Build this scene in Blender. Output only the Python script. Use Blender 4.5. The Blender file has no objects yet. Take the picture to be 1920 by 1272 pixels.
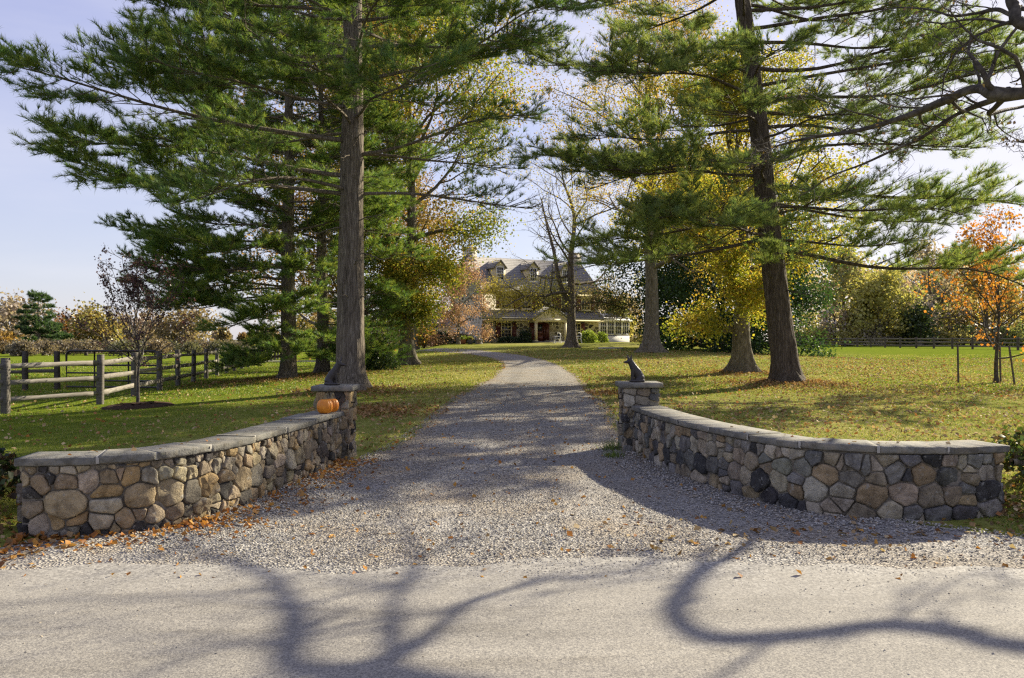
import bpy, math, random
import numpy as np
from math import radians as R, sin, cos, pi

# ------------------------------------------------------------------ camera, world, sun, exposure
scene = bpy.context.scene
COL = scene.collection
SUN_AZ, SUN_EL = 48.0, 27.0           # degrees right of straight ahead, above the horizon
SUNV = np.array([sin(R(SUN_AZ)) * cos(R(SUN_EL)), cos(R(SUN_AZ)) * cos(R(SUN_EL)), sin(R(SUN_EL))])

cam_d = bpy.data.cameras.new("camera")
cam_d.sensor_width = 36.0
cam_d.lens = 28.0
cam_d.clip_end = 3000
cam = bpy.data.objects.new("camera", cam_d)
cam.location = (0, 0, 1.7)
cam.rotation_euler = (R(90), 0, 0)
COL.objects.link(cam)
scene.camera = cam

world = bpy.data.worlds.new("World")
scene.world = world
world.use_nodes = True
wn, wl = world.node_tree.nodes, world.node_tree.links
wn.clear()
w_out = wn.new("ShaderNodeOutputWorld")
w_bg = wn.new("ShaderNodeBackground")
w_sky = wn.new("ShaderNodeTexSky")
w_sky.sky_type = 'NISHITA'
w_sky.sun_disc = False
w_sky.sun_elevation = R(SUN_EL)
w_sky.sun_rotation = R(SUN_AZ)
w_sky.air_density = 1.0
w_sky.dust_density = 0.7
w_sky.ozone_density = 1.6
SKY_STRENGTH = 0.09
w_bg.inputs[1].default_value = SKY_STRENGTH
w_tint = wn.new("ShaderNodeMix"); w_tint.data_type = 'RGBA'; w_tint.blend_type = 'MULTIPLY'
w_tint.inputs[0].default_value = 1.0
w_tint.inputs[7].default_value = (1.02, 0.97, 1.0, 1)
w_geo = wn.new("ShaderNodeTexCoord")
w_map = wn.new("ShaderNodeMapping")
w_map.inputs['Scale'].default_value = (1.1, 1.1, 6.0)
w_map.inputs['Rotation'].default_value = (0.12, 0.10, 0.4)
w_noise = wn.new("ShaderNodeTexNoise")
w_noise.inputs['Scale'].default_value = 2.2
w_noise.inputs['Detail'].default_value = 7
w_noise.inputs['Roughness'].default_value = 0.55
w_ramp = wn.new("ShaderNodeValToRGB")
w_ramp.color_ramp.elements[0].position = 0.40
w_ramp.color_ramp.elements[1].position = 0.72
w_cl = wn.new("ShaderNodeMix"); w_cl.data_type = 'RGBA'
w_cl.inputs[7].default_value = (4.3, 4.25, 4.55, 1)
w_f = wn.new("ShaderNodeMath"); w_f.operation = 'MULTIPLY'; w_f.inputs[1].default_value = 0.5
w_sep = wn.new("ShaderNodeSeparateXYZ"); wl.new(w_geo.outputs['Generated'], w_sep.inputs[0])
w_veil = wn.new("ShaderNodeValToRGB")
for el, (p_, c_) in zip((w_veil.color_ramp.elements[0], w_veil.color_ramp.elements[1], w_veil.color_ramp.elements.new(.25)), ((0.0, (.27, .275, .34)), (1.0, (.11, .12, .40)), (.40, (.17, .17, .42)))):
    el.color = (*c_, 1)
w_veil.color_ramp.elements[0].position = 0.0; w_veil.color_ramp.elements[1].position = 0.38; w_veil.color_ramp.elements[2].position = 1.0
w_veil.color_ramp.elements[1].color = (.182, .186, .345, 1); w_veil.color_ramp.elements[2].color = (.125, .138, .33, 1)
wl.new(w_sep.outputs[2], w_veil.inputs[0])
w_gain = wn.new("ShaderNodeMix"); w_gain.data_type = 'RGBA'; w_gain.blend_type = 'MULTIPLY'; w_gain.inputs[0].default_value = 1.0
w_gain.inputs[7].default_value = (10.0, 10.0, 10.0, 1)
wl.new(w_veil.outputs[0], w_gain.inputs[6])
w_mixv = wn.new("ShaderNodeMix"); w_mixv.data_type = 'RGBA'; w_mixv.inputs[0].default_value = 0.68
wl.new(w_tint.outputs[2], w_mixv.inputs[6]); wl.new(w_gain.outputs[2], w_mixv.inputs[7])
wl.new(w_sky.outputs[0], w_tint.inputs[6])
wl.new(w_geo.outputs['Generated'], w_map.inputs[0])
wl.new(w_map.outputs[0], w_noise.inputs['Vector'])
wl.new(w_noise.outputs[0], w_ramp.inputs[0])
wl.new(w_ramp.outputs[0], w_f.inputs[0])
# thin cirrus is brightest towards the sun
w_dot = wn.new("ShaderNodeVectorMath"); w_dot.operation = 'DOT_PRODUCT'; w_dot.inputs[1].default_value = tuple(SUNV)
wl.new(w_geo.outputs['Generated'], w_dot.inputs[0])
w_mr = wn.new("ShaderNodeMapRange"); w_mr.inputs[1].default_value = .62; w_mr.inputs[2].default_value = .93; w_mr.inputs[3].default_value = .42; w_mr.inputs[4].default_value = 1.25; w_mr.interpolation_type = 'SMOOTHSTEP'
wl.new(w_dot.outputs['Value'], w_mr.inputs[0])
w_add = wn.new("ShaderNodeMath"); w_add.operation = 'MULTIPLY'
w_base = wn.new("ShaderNodeMath"); w_base.operation = 'MULTIPLY_ADD'; w_base.inputs[1].default_value = .6; w_base.inputs[2].default_value = .32; w_base.use_clamp = True
wl.new(w_ramp.outputs[0], w_base.inputs[0]); wl.new(w_base.outputs[0], w_add.inputs[0]); wl.new(w_mr.outputs[0], w_add.inputs[1]); w_add.use_clamp = True
wl.new(w_add.outputs[0], w_cl.inputs[0])
wl.new(w_mixv.outputs[2], w_cl.inputs[6])
wl.new(w_cl.outputs[2], w_bg.inputs[0])
wl.new(w_bg.outputs[0], w_out.inputs[0])

sun_d = bpy.data.lights.new("sun", 'SUN')
sun_d.energy = 5.0
sun_d.angle = R(0.55)
sun_d.color = (1.0, 0.90, 0.70)
sun = bpy.data.objects.new("sun", sun_d)
sun.location = (40, 40, 40)
from mathutils import Vector
sun.rotation_euler = Vector(SUNV).to_track_quat('Z', 'Y').to_euler()
COL.objects.link(sun)

scene.view_settings.view_transform = 'Standard'
scene.view_settings.look = 'None'
scene.view_settings.gamma = 1
scene.view_settings.exposure = 1.28
scene.render.engine = 'CYCLES'
scene.cycles.use_denoising = False
scene.cycles.filter_width = 1.3
scene.cycles.max_bounces = 6
scene.cycles.diffuse_bounces = 3
scene.cycles.glossy_bounces = 2
scene.cycles.transmission_bounces = 4

# ------------------------------------------------------------------ helpers
F_PX = 1493.0
def at(px, py, Y):
    """point seen at photo pixel (1920 wide) at distance Y"""
    return np.array([(px - 960) / F_PX * Y, Y, 1.7 - (py - 636) / F_PX * Y])

def smooth(a, b, x):
    t = np.clip((np.asarray(x, float) - a) / (b - a), 0, 1)
    return t * t * (3 - 2 * t)

_nr = np.random.default_rng(77)
_NK = [(_nr.normal(size=3), _nr.uniform(0, 6.28)) for _ in range(24)]
def fnoise(x, y=0.0, z=0.0, f=1.0, o=0):
    """cheap smooth noise, about -1..1"""
    v = 0
    for i in range(6):
        k, ph = _NK[(i + o * 6) % 24]
        m = 1 + 0.35 * i
        v = v + np.sin((k[0] * x + k[1] * y + k[2] * z) * f * m + ph + i)
    return v / 3.5

def ground(X, Y):
    X = np.asarray(X, float); Y = np.asarray(Y, float)
    w = smooth(-13, -5, X) * (1 - .55 * smooth(10, 26, X))
    g = .021 * (np.clip(Y, 12, 78) - 12) * w
    # root mounds and the banks at the outer ends of the two walls
    for (cx, cy, r, h) in ((8.55, 24.7, 1.5, .16), (8.8, 30.5, 1.3, .08), (8.8, 50, 1.8, .1), (-4.57, 22.4, 1.4, .1)):
        d2 = ((X - cx) ** 2 + (Y - cy) ** 2) / (r * r)
        g = g + h * np.exp(-d2)
    for (cx, cy, rx, ry, h) in ((-5.6, 7.6, 1.0, 1.1, .36), (6.1, 8.3, 1.0, 1.0, .34)):
        g = g + h * np.exp(-((X - cx) / rx) ** 2 - ((Y - cy) / ry) ** 2)
    return g

class MB:
    """collects geometry, then links it as ONE mesh object"""
    def __init__(self):
        self.V = []; self.F = []; self.M = []; self.C = []; self.n = 0
    def add(self, V, F, mi=0, col=None):
        V = np.asarray(V, float).reshape(-1, 3); F = np.asarray(F, int)
        self.V.append(V); self.F.append(F + self.n)
        self.M.append(np.full(len(F), mi, int))
        if col is None: col = (1, 1, 1)
        col = np.asarray(col, float)
        if col.ndim == 1: col = np.tile(col, (len(V), 1))
        self.C.append(col); self.n += len(V)
        return self
    def box(self, c, s, rz=0.0, mi=0, col=None, rot=None):
        sx, sy, sz = np.asarray(s, float) / 2
        V = np.array([(x, y, z) for x in (-sx, sx) for y in (-sy, sy) for z in (-sz, sz)])
        if rot is not None: V = V @ rot.T
        if rz: 
            ca, sa = cos(rz), sin(rz); V = V @ np.array([[ca, sa, 0], [-sa, ca, 0], [0, 0, 1]])
        F = [(0, 1, 3, 2), (4, 6, 7, 5), (0, 4, 5, 1), (2, 3, 7, 6), (0, 2, 6, 4), (1, 5, 7, 3)]
        return self.add(V + np.asarray(c, float), F, mi, col)
    def bar(self, a, b, w, h, mi=0, col=None, jit=0.0, rng=None):
        """rectangular bar between two points"""
        a = np.asarray(a, float); b = np.asarray(b, float)
        d = b - a; L = np.linalg.norm(d); d /= L
        up = np.array([0, 0, 1.0]) if abs(d[2]) < .9 else np.array([0, 1.0, 0])
        sd = np.cross(d, up); sd /= np.linalg.norm(sd); u = np.cross(sd, d)
        n = 2 if not jit else 7
        V = []
        for i in range(n):
            p = a + (b - a) * i / (n - 1)
            k = 1 if not jit else 1 + jit * rng.normal()
            o = 0 if not jit else jit * .3 * h * rng.normal()
            for (q, r) in ((-1, -1), (1, -1), (1, 1), (-1, 1)):
                V.append(p + sd * q * w / 2 * k + u * (r * h / 2 * k + o))
        F = []
        for i in range(n - 1):
            for j in range(4):
                F.append((i * 4 + j, i * 4 + (j + 1) % 4, i * 4 + 4 + (j + 1) % 4, i * 4 + 4 + j))
        F += [(3, 2, 1, 0), tuple(np.array([0, 1, 2, 3]) + (n - 1) * 4)]
        return self.add(V, F, mi, col)
    def tubes(self, items, mi=0, col=None):
        """items: list of (P(n,3), R(n,), k) -> one ring surface each, batched"""
        groups = {}
        for P, r, k in items:
            groups.setdefault((len(P), k), []).append((P, r))
        for (n, k), lst in groups.items():
            P = np.array([a for a, _ in lst], float); r = np.array([b for _, b in lst], float)
            T = np.gradient(P, axis=1); T /= np.linalg.norm(T, axis=2, keepdims=True) + 1e-9
            mean = T.mean(1); ref = np.where(np.abs(mean[:, 2:3]) > .8, np.array([[1.0, 0, 0]]), np.array([[0, 0, 1.0]]))
            A = np.cross(T, ref[:, None, :]); A /= np.linalg.norm(A, axis=2, keepdims=True) + 1e-9
            B = np.cross(T, A)
            th = np.arange(k) * 2 * pi / k
            V = P[:, :, None, :] + r[:, :, None, None] * (A[:, :, None, :] * np.cos(th)[None, None, :, None] + B[:, :, None, :] * np.sin(th)[None, None, :, None])
            N = len(lst)
            idx = np.arange(N * n * k).reshape(N, n, k)
            a0 = idx[:, :-1, :]; a1 = np.roll(a0, -1, axis=2); b0 = idx[:, 1:, :]; b1 = np.roll(b0, -1, axis=2)
            F = np.stack([a0, b0, b1, a1], axis=-1).reshape(-1, 4)
            self.add(V.reshape(-1, 3), F, mi, col)
            if k > 3:   # close the tips
                cap = idx[:, -1, :].reshape(-1, k)
                self.add(np.zeros((0, 3)), np.zeros((0, 4), int), mi)
                self.F.append(cap + (self.n - N * n * k)); self.M.append(np.full(len(cap), mi, int))
        return self
    def lathe(self, c, prof, k=20, mi=0, col=None, rib=None):
        """prof: list of (radius, z)"""
        V = []; n = len(prof)
        for (r, z) in prof:
            for j in range(k):
                a = 2 * pi * j / k
                rr = r * (rib(a, z) if rib else 1)
                V.append((c[0] + rr * cos(a), c[1] + rr * sin(a), c[2] + z))
        F = [(i * k + j, i * k + (j + 1) % k, (i + 1) * k + (j + 1) % k, (i + 1) * k + j) for i in range(n - 1) for j in range(k)]
        self.add(V, F, mi, col)
        off = self.n - len(V)
        self.F.append(np.array([[off + j for j in range(k)][::-1]])); self.M.append(np.array([mi]))
        self.F.append(np.array([[off + (n - 1) * k + j for j in range(k)]])); self.M.append(np.array([mi]))
        return self
    def build(self, name, mats, parent=None, smooth_=False, world_pos=True):
        if not isinstance(mats, (list, tuple)): mats = [mats]
        V = np.concatenate(self.V) if self.V else np.zeros((0, 3))
        if parent is not None and world_pos:
            V = V - np.array(world_loc(parent))
        me = bpy.data.meshes.new(name)
        nl = sum(f.size for f in self.F); nf = sum(len(f) for f in self.F)
        me.vertices.add(len(V)); me.vertices.foreach_set('co', V.astype(np.float32).ravel())
        me.loops.add(nl); me.polygons.add(nf)
        me.loops.foreach_set('vertex_index', np.concatenate([f.ravel() for f in self.F]).astype(np.int32))
        tot = np.concatenate([np.full(len(f), f.shape[1] if f.ndim == 2 else 0) for f in self.F])
        st = np.concatenate([[0], np.cumsum(tot)[:-1]])
        me.polygons.foreach_set('loop_start', st.astype(np.int32))
        me.polygons.foreach_set('material_index', np.concatenate(self.M).astype(np.int32))
        if smooth_: me.polygons.foreach_set('use_smooth', np.ones(nf, bool))
        C = np.concatenate(self.C)
        at_ = me.attributes.new('col', 'FLOAT_COLOR', 'POINT')
        at_.data.foreach_set('color', np.c_[C, np.ones(len(C))].astype(np.float32).ravel())
        me.update(calc_edges=True); me.validate()
        for m in mats: me.materials.append(m)
        o = bpy.data.objects.new(name, me)
        COL.objects.link(o)
        if parent is not None: o.parent = parent
        return o

_LOC = {}
def world_loc(o):
    return _LOC.get(o.name, (0, 0, 0))
def tag(o, label, cat, group=None):
    o['label'] = label; o['category'] = cat
    if group: o['group'] = group
    return o
def thing(name, label, cat, loc, group=None):
    o = bpy.data.objects.new(name, None); COL.objects.link(o)
    o.location = tuple(float(v) for v in loc); o.empty_display_size = .3
    _LOC[o.name] = tuple(float(v) for v in loc)
    return tag(o, label, cat, group)
def sub(o):          # parts keep their parent's origin, so sub-parts are written in the same frame
    p = o
    while p.parent: p = p.parent
    _LOC[o.name] = _LOC.get(p.name, (0, 0, 0))
    return o
def structure(o):
    o['kind'] = 'structure'; return o
def stuff(o, label=None, cat=None):
    o['kind'] = 'stuff'
    if label: o['label'] = label; o['category'] = cat
    return o

# ------------------------------------------------------------------ materials
class NT:
    def __init__(self, name):
        self.m = bpy.data.materials.new(name); self.m.use_nodes = True
        self.n = self.m.node_tree.nodes; self.l = self.m.node_tree.links
        self.b = self.n['Principled BSDF']
        self.out = self.n['Material Output']
        self.tc = self.n.new('ShaderNodeTexCoord')
    def lk(self, a, b): self.l.new(a, b)
    def obj(self, scale=(1, 1, 1), rot=(0, 0, 0)):
        mp = self.n.new('ShaderNodeMapping'); mp.inputs['Scale'].default_value = scale; mp.inputs['Rotation'].default_value = rot
        self.lk(self.tc.outputs['Object'], mp.inputs[0]); return mp.outputs[0]
    def noise(self, vec, scale, detail=4, rough=.55, dist=0):
        t = self.n.new('ShaderNodeTexNoise'); t.inputs['Scale'].default_value = scale
        t.inputs['Detail'].default_value = detail; t.inputs['Roughness'].default_value = rough; t.inputs['Distortion'].default_value = dist
        self.lk(vec, t.inputs['Vector']); return t.outputs[0]
    def voro(self, vec, scale, feature='F1', out=0, rnd=1):
        t = self.n.new('ShaderNodeTexVoronoi'); t.feature = feature; t.inputs['Scale'].default_value = scale
        t.inputs['Randomness'].default_value = rnd
        self.lk(vec, t.inputs['Vector']); return t.outputs[out]
    def ramp(self, fac, stops, interp='LINEAR'):
        r = self.n.new('ShaderNodeValToRGB'); e = r.color_ramp.elements; r.color_ramp.interpolation = interp
        while len(e) < len(stops): e.new(.5)
        for el, (p, c) in zip(e, stops):
            el.position = p; el.color = (*c, 1) if len(c) == 3 else c
        self.lk(fac, r.inputs[0]); return r.outputs[0]
    def mix(self, fac, a, b, mode='MIX'):
        x = self.n.new('ShaderNodeMix'); x.data_type = 'RGBA'; x.blend_type = mode
        for k, v in ((0, fac), (6, a), (7, b)):
            if isinstance(v, (int, float)): x.inputs[k].default_value = v
            elif isinstance(v, tuple): x.inputs[k].default_value = (*v, 1)
            else: self.lk(v, x.inputs[k])
        return x.outputs[2]
    def attr(self, name='col'):
        a = self.n.new('ShaderNodeAttribute'); a.attribute_name = name; return a.outputs['Color']
    def bump(self, h, strength=.4, dist=.01):
        b = self.n.new('ShaderNodeBump'); b.inputs['Strength'].default_value = strength; b.inputs['Distance'].default_value = dist
        self.lk(h, b.inputs['Height']); self.lk(b.outputs[0], self.b.inputs['Normal']); return b.outputs[0]
    def done(self, color=None, rough=.8, spec=.3, metal=0.0):
        if isinstance(color, tuple): self.b.inputs['Base Color'].default_value = (*color, 1)
        elif color is not None: self.lk(color, self.b.inputs['Base Color'])
        if isinstance(rough, (int, float)): self.b.inputs['Roughness'].default_value = rough
        else: self.lk(rough, self.b.inputs['Roughness'])
        self.b.inputs['Specular IOR Level'].default_value = spec
        self.b.inputs['Metallic'].default_value = metal
        return self.m

def paint(name, c, rough=.6, spec=.3, var=.25, scale=3.0, metal=0.0):
    t = NT(name); v = t.obj()
    n = t.noise(v, scale, 5)
    c2 = tuple(x * (1 - var) for x in c)
    return t.done(t.mix(n, c, c2), rough, spec, metal)

def leafy(name, trans=.4, gloss=.03, grough=.4, tmul=(1.15, 1.1, .7)):
    t = NT(name); c = t.attr()
    t.n.remove(t.b)
    d = t.n.new('ShaderNodeBsdfDiffuse'); tr = t.n.new('ShaderNodeBsdfTranslucent'); g = t.n.new('ShaderNodeBsdfGlossy')
    g.inputs['Roughness'].default_value = grough
    t.lk(c, d.inputs[0])
    t.lk(t.mix(1.0, c, tmul, 'MULTIPLY'), tr.inputs[0])
    m1 = t.n.new('ShaderNodeMixShader'); m1.inputs[0].default_value = trans
    m2 = t.n.new('ShaderNodeMixShader'); m2.inputs[0].default_value = gloss
    t.lk(d.outputs[0], m1.inputs[1]); t.lk(tr.outputs[0], m1.inputs[2])
    t.lk(m1.outputs[0], m2.inputs[1]); t.lk(g.outputs[0], m2.inputs[2]); t.lk(m2.outputs[0], t.out.inputs[0])
    return t.m

M = {}
M['leaf'] = leafy('leaf', .48, .03)
M['needle'] = leafy('needle', .50, .03, .5, (1.15, 1.15, .65))
M['grass_blade'] = leafy('grass_blade', .42, .03, .5)
M['litter'] = leafy('litter', .22, .015, .5)

def bark(name, c1, c2, c3, sx=9.0, sz=1.6, strength=.9):
    t = NT(name)
    v = t.obj((sx, sx, sz))
    n = t.noise(v, 1.0, 6, .62, .6)
    vo = t.voro(t.obj((sx * 1.3, sx * 1.3, sz * 1.2)), 1.0, 'DISTANCE_TO_EDGE')
    crack = t.ramp(vo, [(0.0, (0, 0, 0)), (.22, (1, 1, 1))])
    c = t.ramp(n, [(.3, c1), (.52, c2), (.72, c3)])
    c = t.mix(t.noise(t.obj(), .9, 3), c, t.mix(1.0, c, (.8, .84, .78), 'MULTIPLY'))
    h = t.mix(.55, n, crack, 'MULTIPLY')
    t.bump(h, strength, .05)
    return t.done(t.mix(.32, c, t.mix(1.0, c, crack, 'MULTIPLY')), .9, .15)
M['pine_bark'] = bark('pine_bark', (.085, .068, .052), (.215, .175, .138), (.32, .275, .225), 14, 2.3, 1.0)
M['dark_bark'] = bark('dark_bark', (.05, .038, .028), (.125, .096, .072), (.22, .18, .14), 13, 2.6, 1.2)
M['oak_bark'] = bark('oak_bark', (.09, .075, .05), (.21, .178, .13), (.32, .28, .22), 11, 3.0, .8)
M['twig_bark'] = bark('twig_bark', (.05, .042, .036), (.10, .085, .072), (.17, .15, .13), 6, 6, .3)

# stone of the walls: colour per stone comes from the mesh, the grain from noise
t = NT('field_stone'); v = t.obj()
c = t.attr()
n1 = t.noise(v, 9, 6, .65, .4); n2 = t.noise(v, 48, 5, .7)
c = t.mix(t.ramp(n1, [(.34, (0, 0, 0)), (.7, (1, 1, 1))]), t.mix(1.0, c, (.62, .60, .58), 'MULTIPLY'), t.mix(1.0, c, (1.22, 1.18, 1.1), 'MULTIPLY'))
c = t.mix(t.ramp(n2, [(.45, (0, 0, 0)), (.75, (.5, .5, .5))]), c, t.mix(1.0, c, (.55, .55, .57), 'MULTIPLY'))
lich = t.ramp(t.noise(v, 17, 4, .6), [(.60, (0, 0, 0)), (.68, (.6, .6, .6))])
stain = t.ramp(t.noise(t.obj((1, 1, .5)), 6, 5, .7, .6), [(.52, (0, 0, 0)), (.66, (.75, .75, .75))])
c = t.mix(stain, c, t.mix(1.0, c, (.42, .40, .38), 'MULTIPLY'))
c = t.mix(lich, c, (.36, .35, .31))
t.bump(t.mix(.5, n1, n2), 1.0, .05)
M['field_stone'] = t.done(c, .88, .2)
t = NT('mortar'); v = t.obj()
n1 = t.noise(v, 30, 5)
t.bump(n1, .6, .01)
M['mortar'] = t.done(t.ramp(n1, [(.3, (.115, .10, .082)), (.7, (.25, .225, .185))]), .95, .1)
t = NT('flagstone'); v = t.obj()
n1 = t.noise(v, 5, 6, .6, .5); n2 = t.noise(v, 60, 4)
c = t.ramp(n1, [(.3, (.135, .135, .128)), (.5, (.20, .193, .17)), (.7, (.28, .25, .20))])
c = t.mix(t.ramp(n2, [(.5, (0, 0, 0)), (.8, (.4, .4, .4))]), c, (.10, .10, .10))
stn = t.ramp(t.noise(v, 7, 6, .7, .8), [(.48, (0, 0, 0)), (.64, (.8, .8, .8))])
c = t.mix(stn, c, t.mix(1.0, c, (.52, .50, .45), 'MULTIPLY'))
mos = t.ramp(t.noise(v, 11, 5, .6), [(.62, (0, 0, 0)), (.72, (.5, .5, .5))])
c = t.mix(mos, c, (.11, .125, .06))
c = t.mix(1.0, c, t.attr(), 'MULTIPLY')
t.bump(t.mix(.5, n1, n2), .8, .02)
M['flagstone'] = t.done(c, .85, .25)

# asphalt: fine pale aggregate, worn patches and tyre-worn bands along X
t = NT('asphalt'); v = t.obj()
sp = t.noise(v, 95, 3, .75); vo = t.ramp(t.voro(v, 85, 'F1', 1), [(0, (.25, .25, .25)), (1, (1, 1, 1))])
big = t.noise(t.obj((.35, 1.4, 1)), 1.3, 5, .6)
c = t.ramp(big, [(.3, (.225, .213, .19)), (.55, (.275, .26, .23)), (.75, (.325, .307, .268))])
c = t.mix(t.ramp(sp, [(.38, (0, 0, 0)), (.62, (1, 1, 1))]), t.mix(1.0, c, (.52, .52, .55), 'MULTIPLY'), t.mix(1.0, c, (1.34, 1.32, 1.26), 'MULTIPLY'))
st_ = t.ramp(t.noise(t.obj((.5, 2.2, 1)), 1.7, 6, .65, .8), [(.50, (0, 0, 0)), (.72, (.6, .6, .6))])
c = t.mix(st_, c, t.mix(1.0, c, (.62, .60, .57), 'MULTIPLY'))
c = t.mix(.5, c, t.mix(1.0, c, t.mix(.4, vo, (1.35, 1.35, 1.35)), 'MULTIPLY'))
sy = t.n.new('ShaderNodeSeparateXYZ'); t.lk(t.tc.outputs['Object'], sy.inputs[0])
ya = t.n.new('ShaderNodeMath'); ya.operation = 'MULTIPLY_ADD'; t.lk(t.noise(t.obj((1, .6, 1)), 1.5, 6, .65), ya.inputs[0]); ya.inputs[1].default_value = 1.7; t.lk(sy.outputs[1], ya.inputs[2])
ym = t.n.new('ShaderNodeMapRange'); ym.inputs[1].default_value = 5.9; ym.inputs[2].default_value = 6.75; t.lk(ya.outputs[0], ym.inputs[0])
gv = t.ramp(t.voro(v, 60, 'F1', 1), [(.1, (.16, .152, .14)), (.5, (.27, .255, .225)), (.9, (.40, .38, .335))])
c = t.mix(ym.outputs[0], c, gv)
t.bump(t.mix(.5, sp, t.voro(v, 110)), .35, .006)
M['asphalt'] = t.done(c, .9, .25)

t = NT('gravel_bed'); v = t.obj()
vc = t.voro(v, 48, 'F1', 1); vd = t.voro(v, 48, 'F1', 0); big = t.noise(v, .8, 5, .6)
grey = t.ramp(t.mix(.0, vc, vc), [(.1, (.15, .145, .135)), (.5, (.27, .255, .23)), (.9, (.42, .40, .36))])
c = t.mix(t.ramp(big, [(.42, (0, 0, 0)), (.68, (.7, .7, .7))]), grey, t.mix(1.0, grey, (.95, .80, .60), 'MULTIPLY'))
c = t.mix(1.0, c, t.attr(), 'MULTIPLY')
t.bump(vd, .9, .02)
M['gravel_bed'] = t.done(c, .92, .2)
t = NT('crushed_stone'); c = t.attr()
M['crushed_stone'] = t.done(t.mix(t.noise(t.obj(), 90, 2), c, t.mix(1.0, c, (.75, .75, .75), 'MULTIPLY')), .85, .25)

# lawn soil and turf: green to the left, straw and leaf litter to the right and under the trees
t = NT('lawn'); v = t.obj()
n1 = t.noise(v, .22, 5, .6); n2 = t.noise(v, 2.6, 6, .65); n3 = t.noise(v, 26, 4, .7)
sx = t.n.new('ShaderNodeSeparateXYZ'); t.lk(t.tc.outputs['Object'], sx.inputs[0])
mr = t.n.new('ShaderNodeMapRange'); mr.inputs[1].default_value = -10; mr.inputs[2].default_value = -1; mr.interpolation_type = 'SMOOTHSTEP'
t.lk(sx.outputs[0], mr.inputs[0])
mr2 = t.n.new('ShaderNodeMapRange'); mr2.inputs[1].default_value = 34; mr2.inputs[2].default_value = 12; mr2.interpolation_type = 'SMOOTHSTEP'
t.lk(sx.outputs[0], mr2.inputs[0])
far = t.n.new('ShaderNodeMapRange'); far.inputs[1].default_value = 40; far.inputs[2].default_value = 24; far.interpolation_type = 'SMOOTHSTEP'
t.lk(sx.outputs[1], far.inputs[0])
mx = t.n.new('ShaderNodeMath'); mx.operation = 'MAXIMUM'; t.lk(mr2.outputs[0], mx.inputs[0]); t.lk(far.outputs[0], mx.inputs[1])
mm = t.n.new('ShaderNodeMath'); mm.operation = 'MULTIPLY'; t.lk(mr.outputs[0], mm.inputs[0]); t.lk(mx.outputs[0], mm.inputs[1])
green = t.ramp(n2, [(.3, (.09, .135, .014)), (.55, (.15, .19, .022)), (.75, (.22, .23, .034))])
straw = t.ramp(n2, [(.3, (.17, .18, .04)), (.5, (.29, .27, .085)), (.72, (.40, .345, .155))])
fa = t.n.new('ShaderNodeMath'); fa.operation = 'MULTIPLY_ADD'; t.lk(n1, fa.inputs[0]); fa.inputs[1].default_value = 1.0; fa.inputs[2].default_value = -.18
fb = t.n.new('ShaderNodeMath'); fb.operation = 'MULTIPLY'; t.lk(fa.outputs[0], fb.inputs[0]); t.lk(mm.outputs[0], fb.inputs[1])
fc = t.n.new('ShaderNodeMath'); fc.operation = 'MULTIPLY'; fc.use_clamp = True; t.lk(fb.outputs[0], fc.inputs[0]); fc.inputs[1].default_value = 2.2
c = t.mix(fc.outputs[0], green, straw)
c = t.mix(t.ramp(n3, [(.45, (0, 0, 0)), (.62, (.55, .55, .55))]), c, t.mix(1.0, c, (.55, .55, .55), 'MULTIPLY'))
t.bump(t.mix(.5, n2, n3), .8, .06)
M['lawn'] = t.done(c, 1.0, 0.0)

t = NT('weathered_wood'); v = t.obj((3, 3, 3))
n1 = t.noise(t.obj((2.2, 2.2, 16)), 2.0, 5, .6, .3); n2 = t.noise(v, 1.4, 4)
c = t.ramp(n1, [(.3, (.125, .112, .094)), (.55, (.22, .20, .17)), (.75, (.31, .288, .25))])
c = t.mix(1.0, c, t.attr(), 'MULTIPLY')
t.bump(n1, .5, .01)
M['weathered_wood'] = t.done(c, .9, .15)
M['gate_steel'] = paint('gate_steel', (.028, .022, .02), .5, .4)
M['bronze'] = paint('bronze', (.035, .028, .024), .5, .5, .45, 14)
M['iron'] = paint('iron', (.02, .02, .02), .55, .4)
M['white_stone'] = paint('white_stone', (.62, .60, .55), .8, .2, .3, 6)
M['mulch'] = paint('mulch', (.075, .045, .028), .95, .1, .6, 20)
t = NT('pumpkin_skin'); v = t.obj()
c = t.ramp(t.noise(v, 16, 4), [(.3, (.56, .175, .012)), (.7, (.72, .27, .022))])
M['pumpkin_skin'] = t.done(t.mix(1.0, c, t.attr(), 'MULTIPLY'), .45, .4)
M['pumpkin_stem'] = paint('pumpkin_stem', (.26, .22, .12), .8, .2, .4, 30)

# house
t = NT('house_stone'); v = t.obj((1, 1, 1.35))
vc = t.voro(v, 2.1, 'F1', 1); vd = t.voro(v, 2.1, 'DISTANCE_TO_EDGE')
st = t.ramp(vc, [(.0, (.055, .05, .048)), (.22, (.14, .12, .10)), (.5, (.36, .30, .21)), (.8, (.52, .46, .36))], 'CONSTANT')
c = t.mix(t.ramp(vd, [(.06, (1, 1, 1)), (.12, (0, 0, 0))]), st, (.60, .54, .43))
t.bump(vd, .5, .03)
M['house_stone'] = t.done(c, .9, .2)
t = NT('shingle'); v = t.obj()
n1 = t.noise(t.obj((3, 3, 14)), 1.6, 5, .7); n2 = t.noise(v, .5, 3)
wv = t.n.new('ShaderNodeTexWave'); wv.wave_type = 'BANDS'; wv.bands_direction = 'Z'; wv.inputs['Scale'].default_value = 1.6
wv.inputs['Distortion'].default_value = .8; wv.inputs['Detail'].default_value = 1; t.lk(v, wv.inputs['Vector'])
c = t.ramp(n1, [(.3, (.15, .142, .132)), (.5, (.245, .232, .212)), (.72, (.36, .34, .31))])
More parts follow.
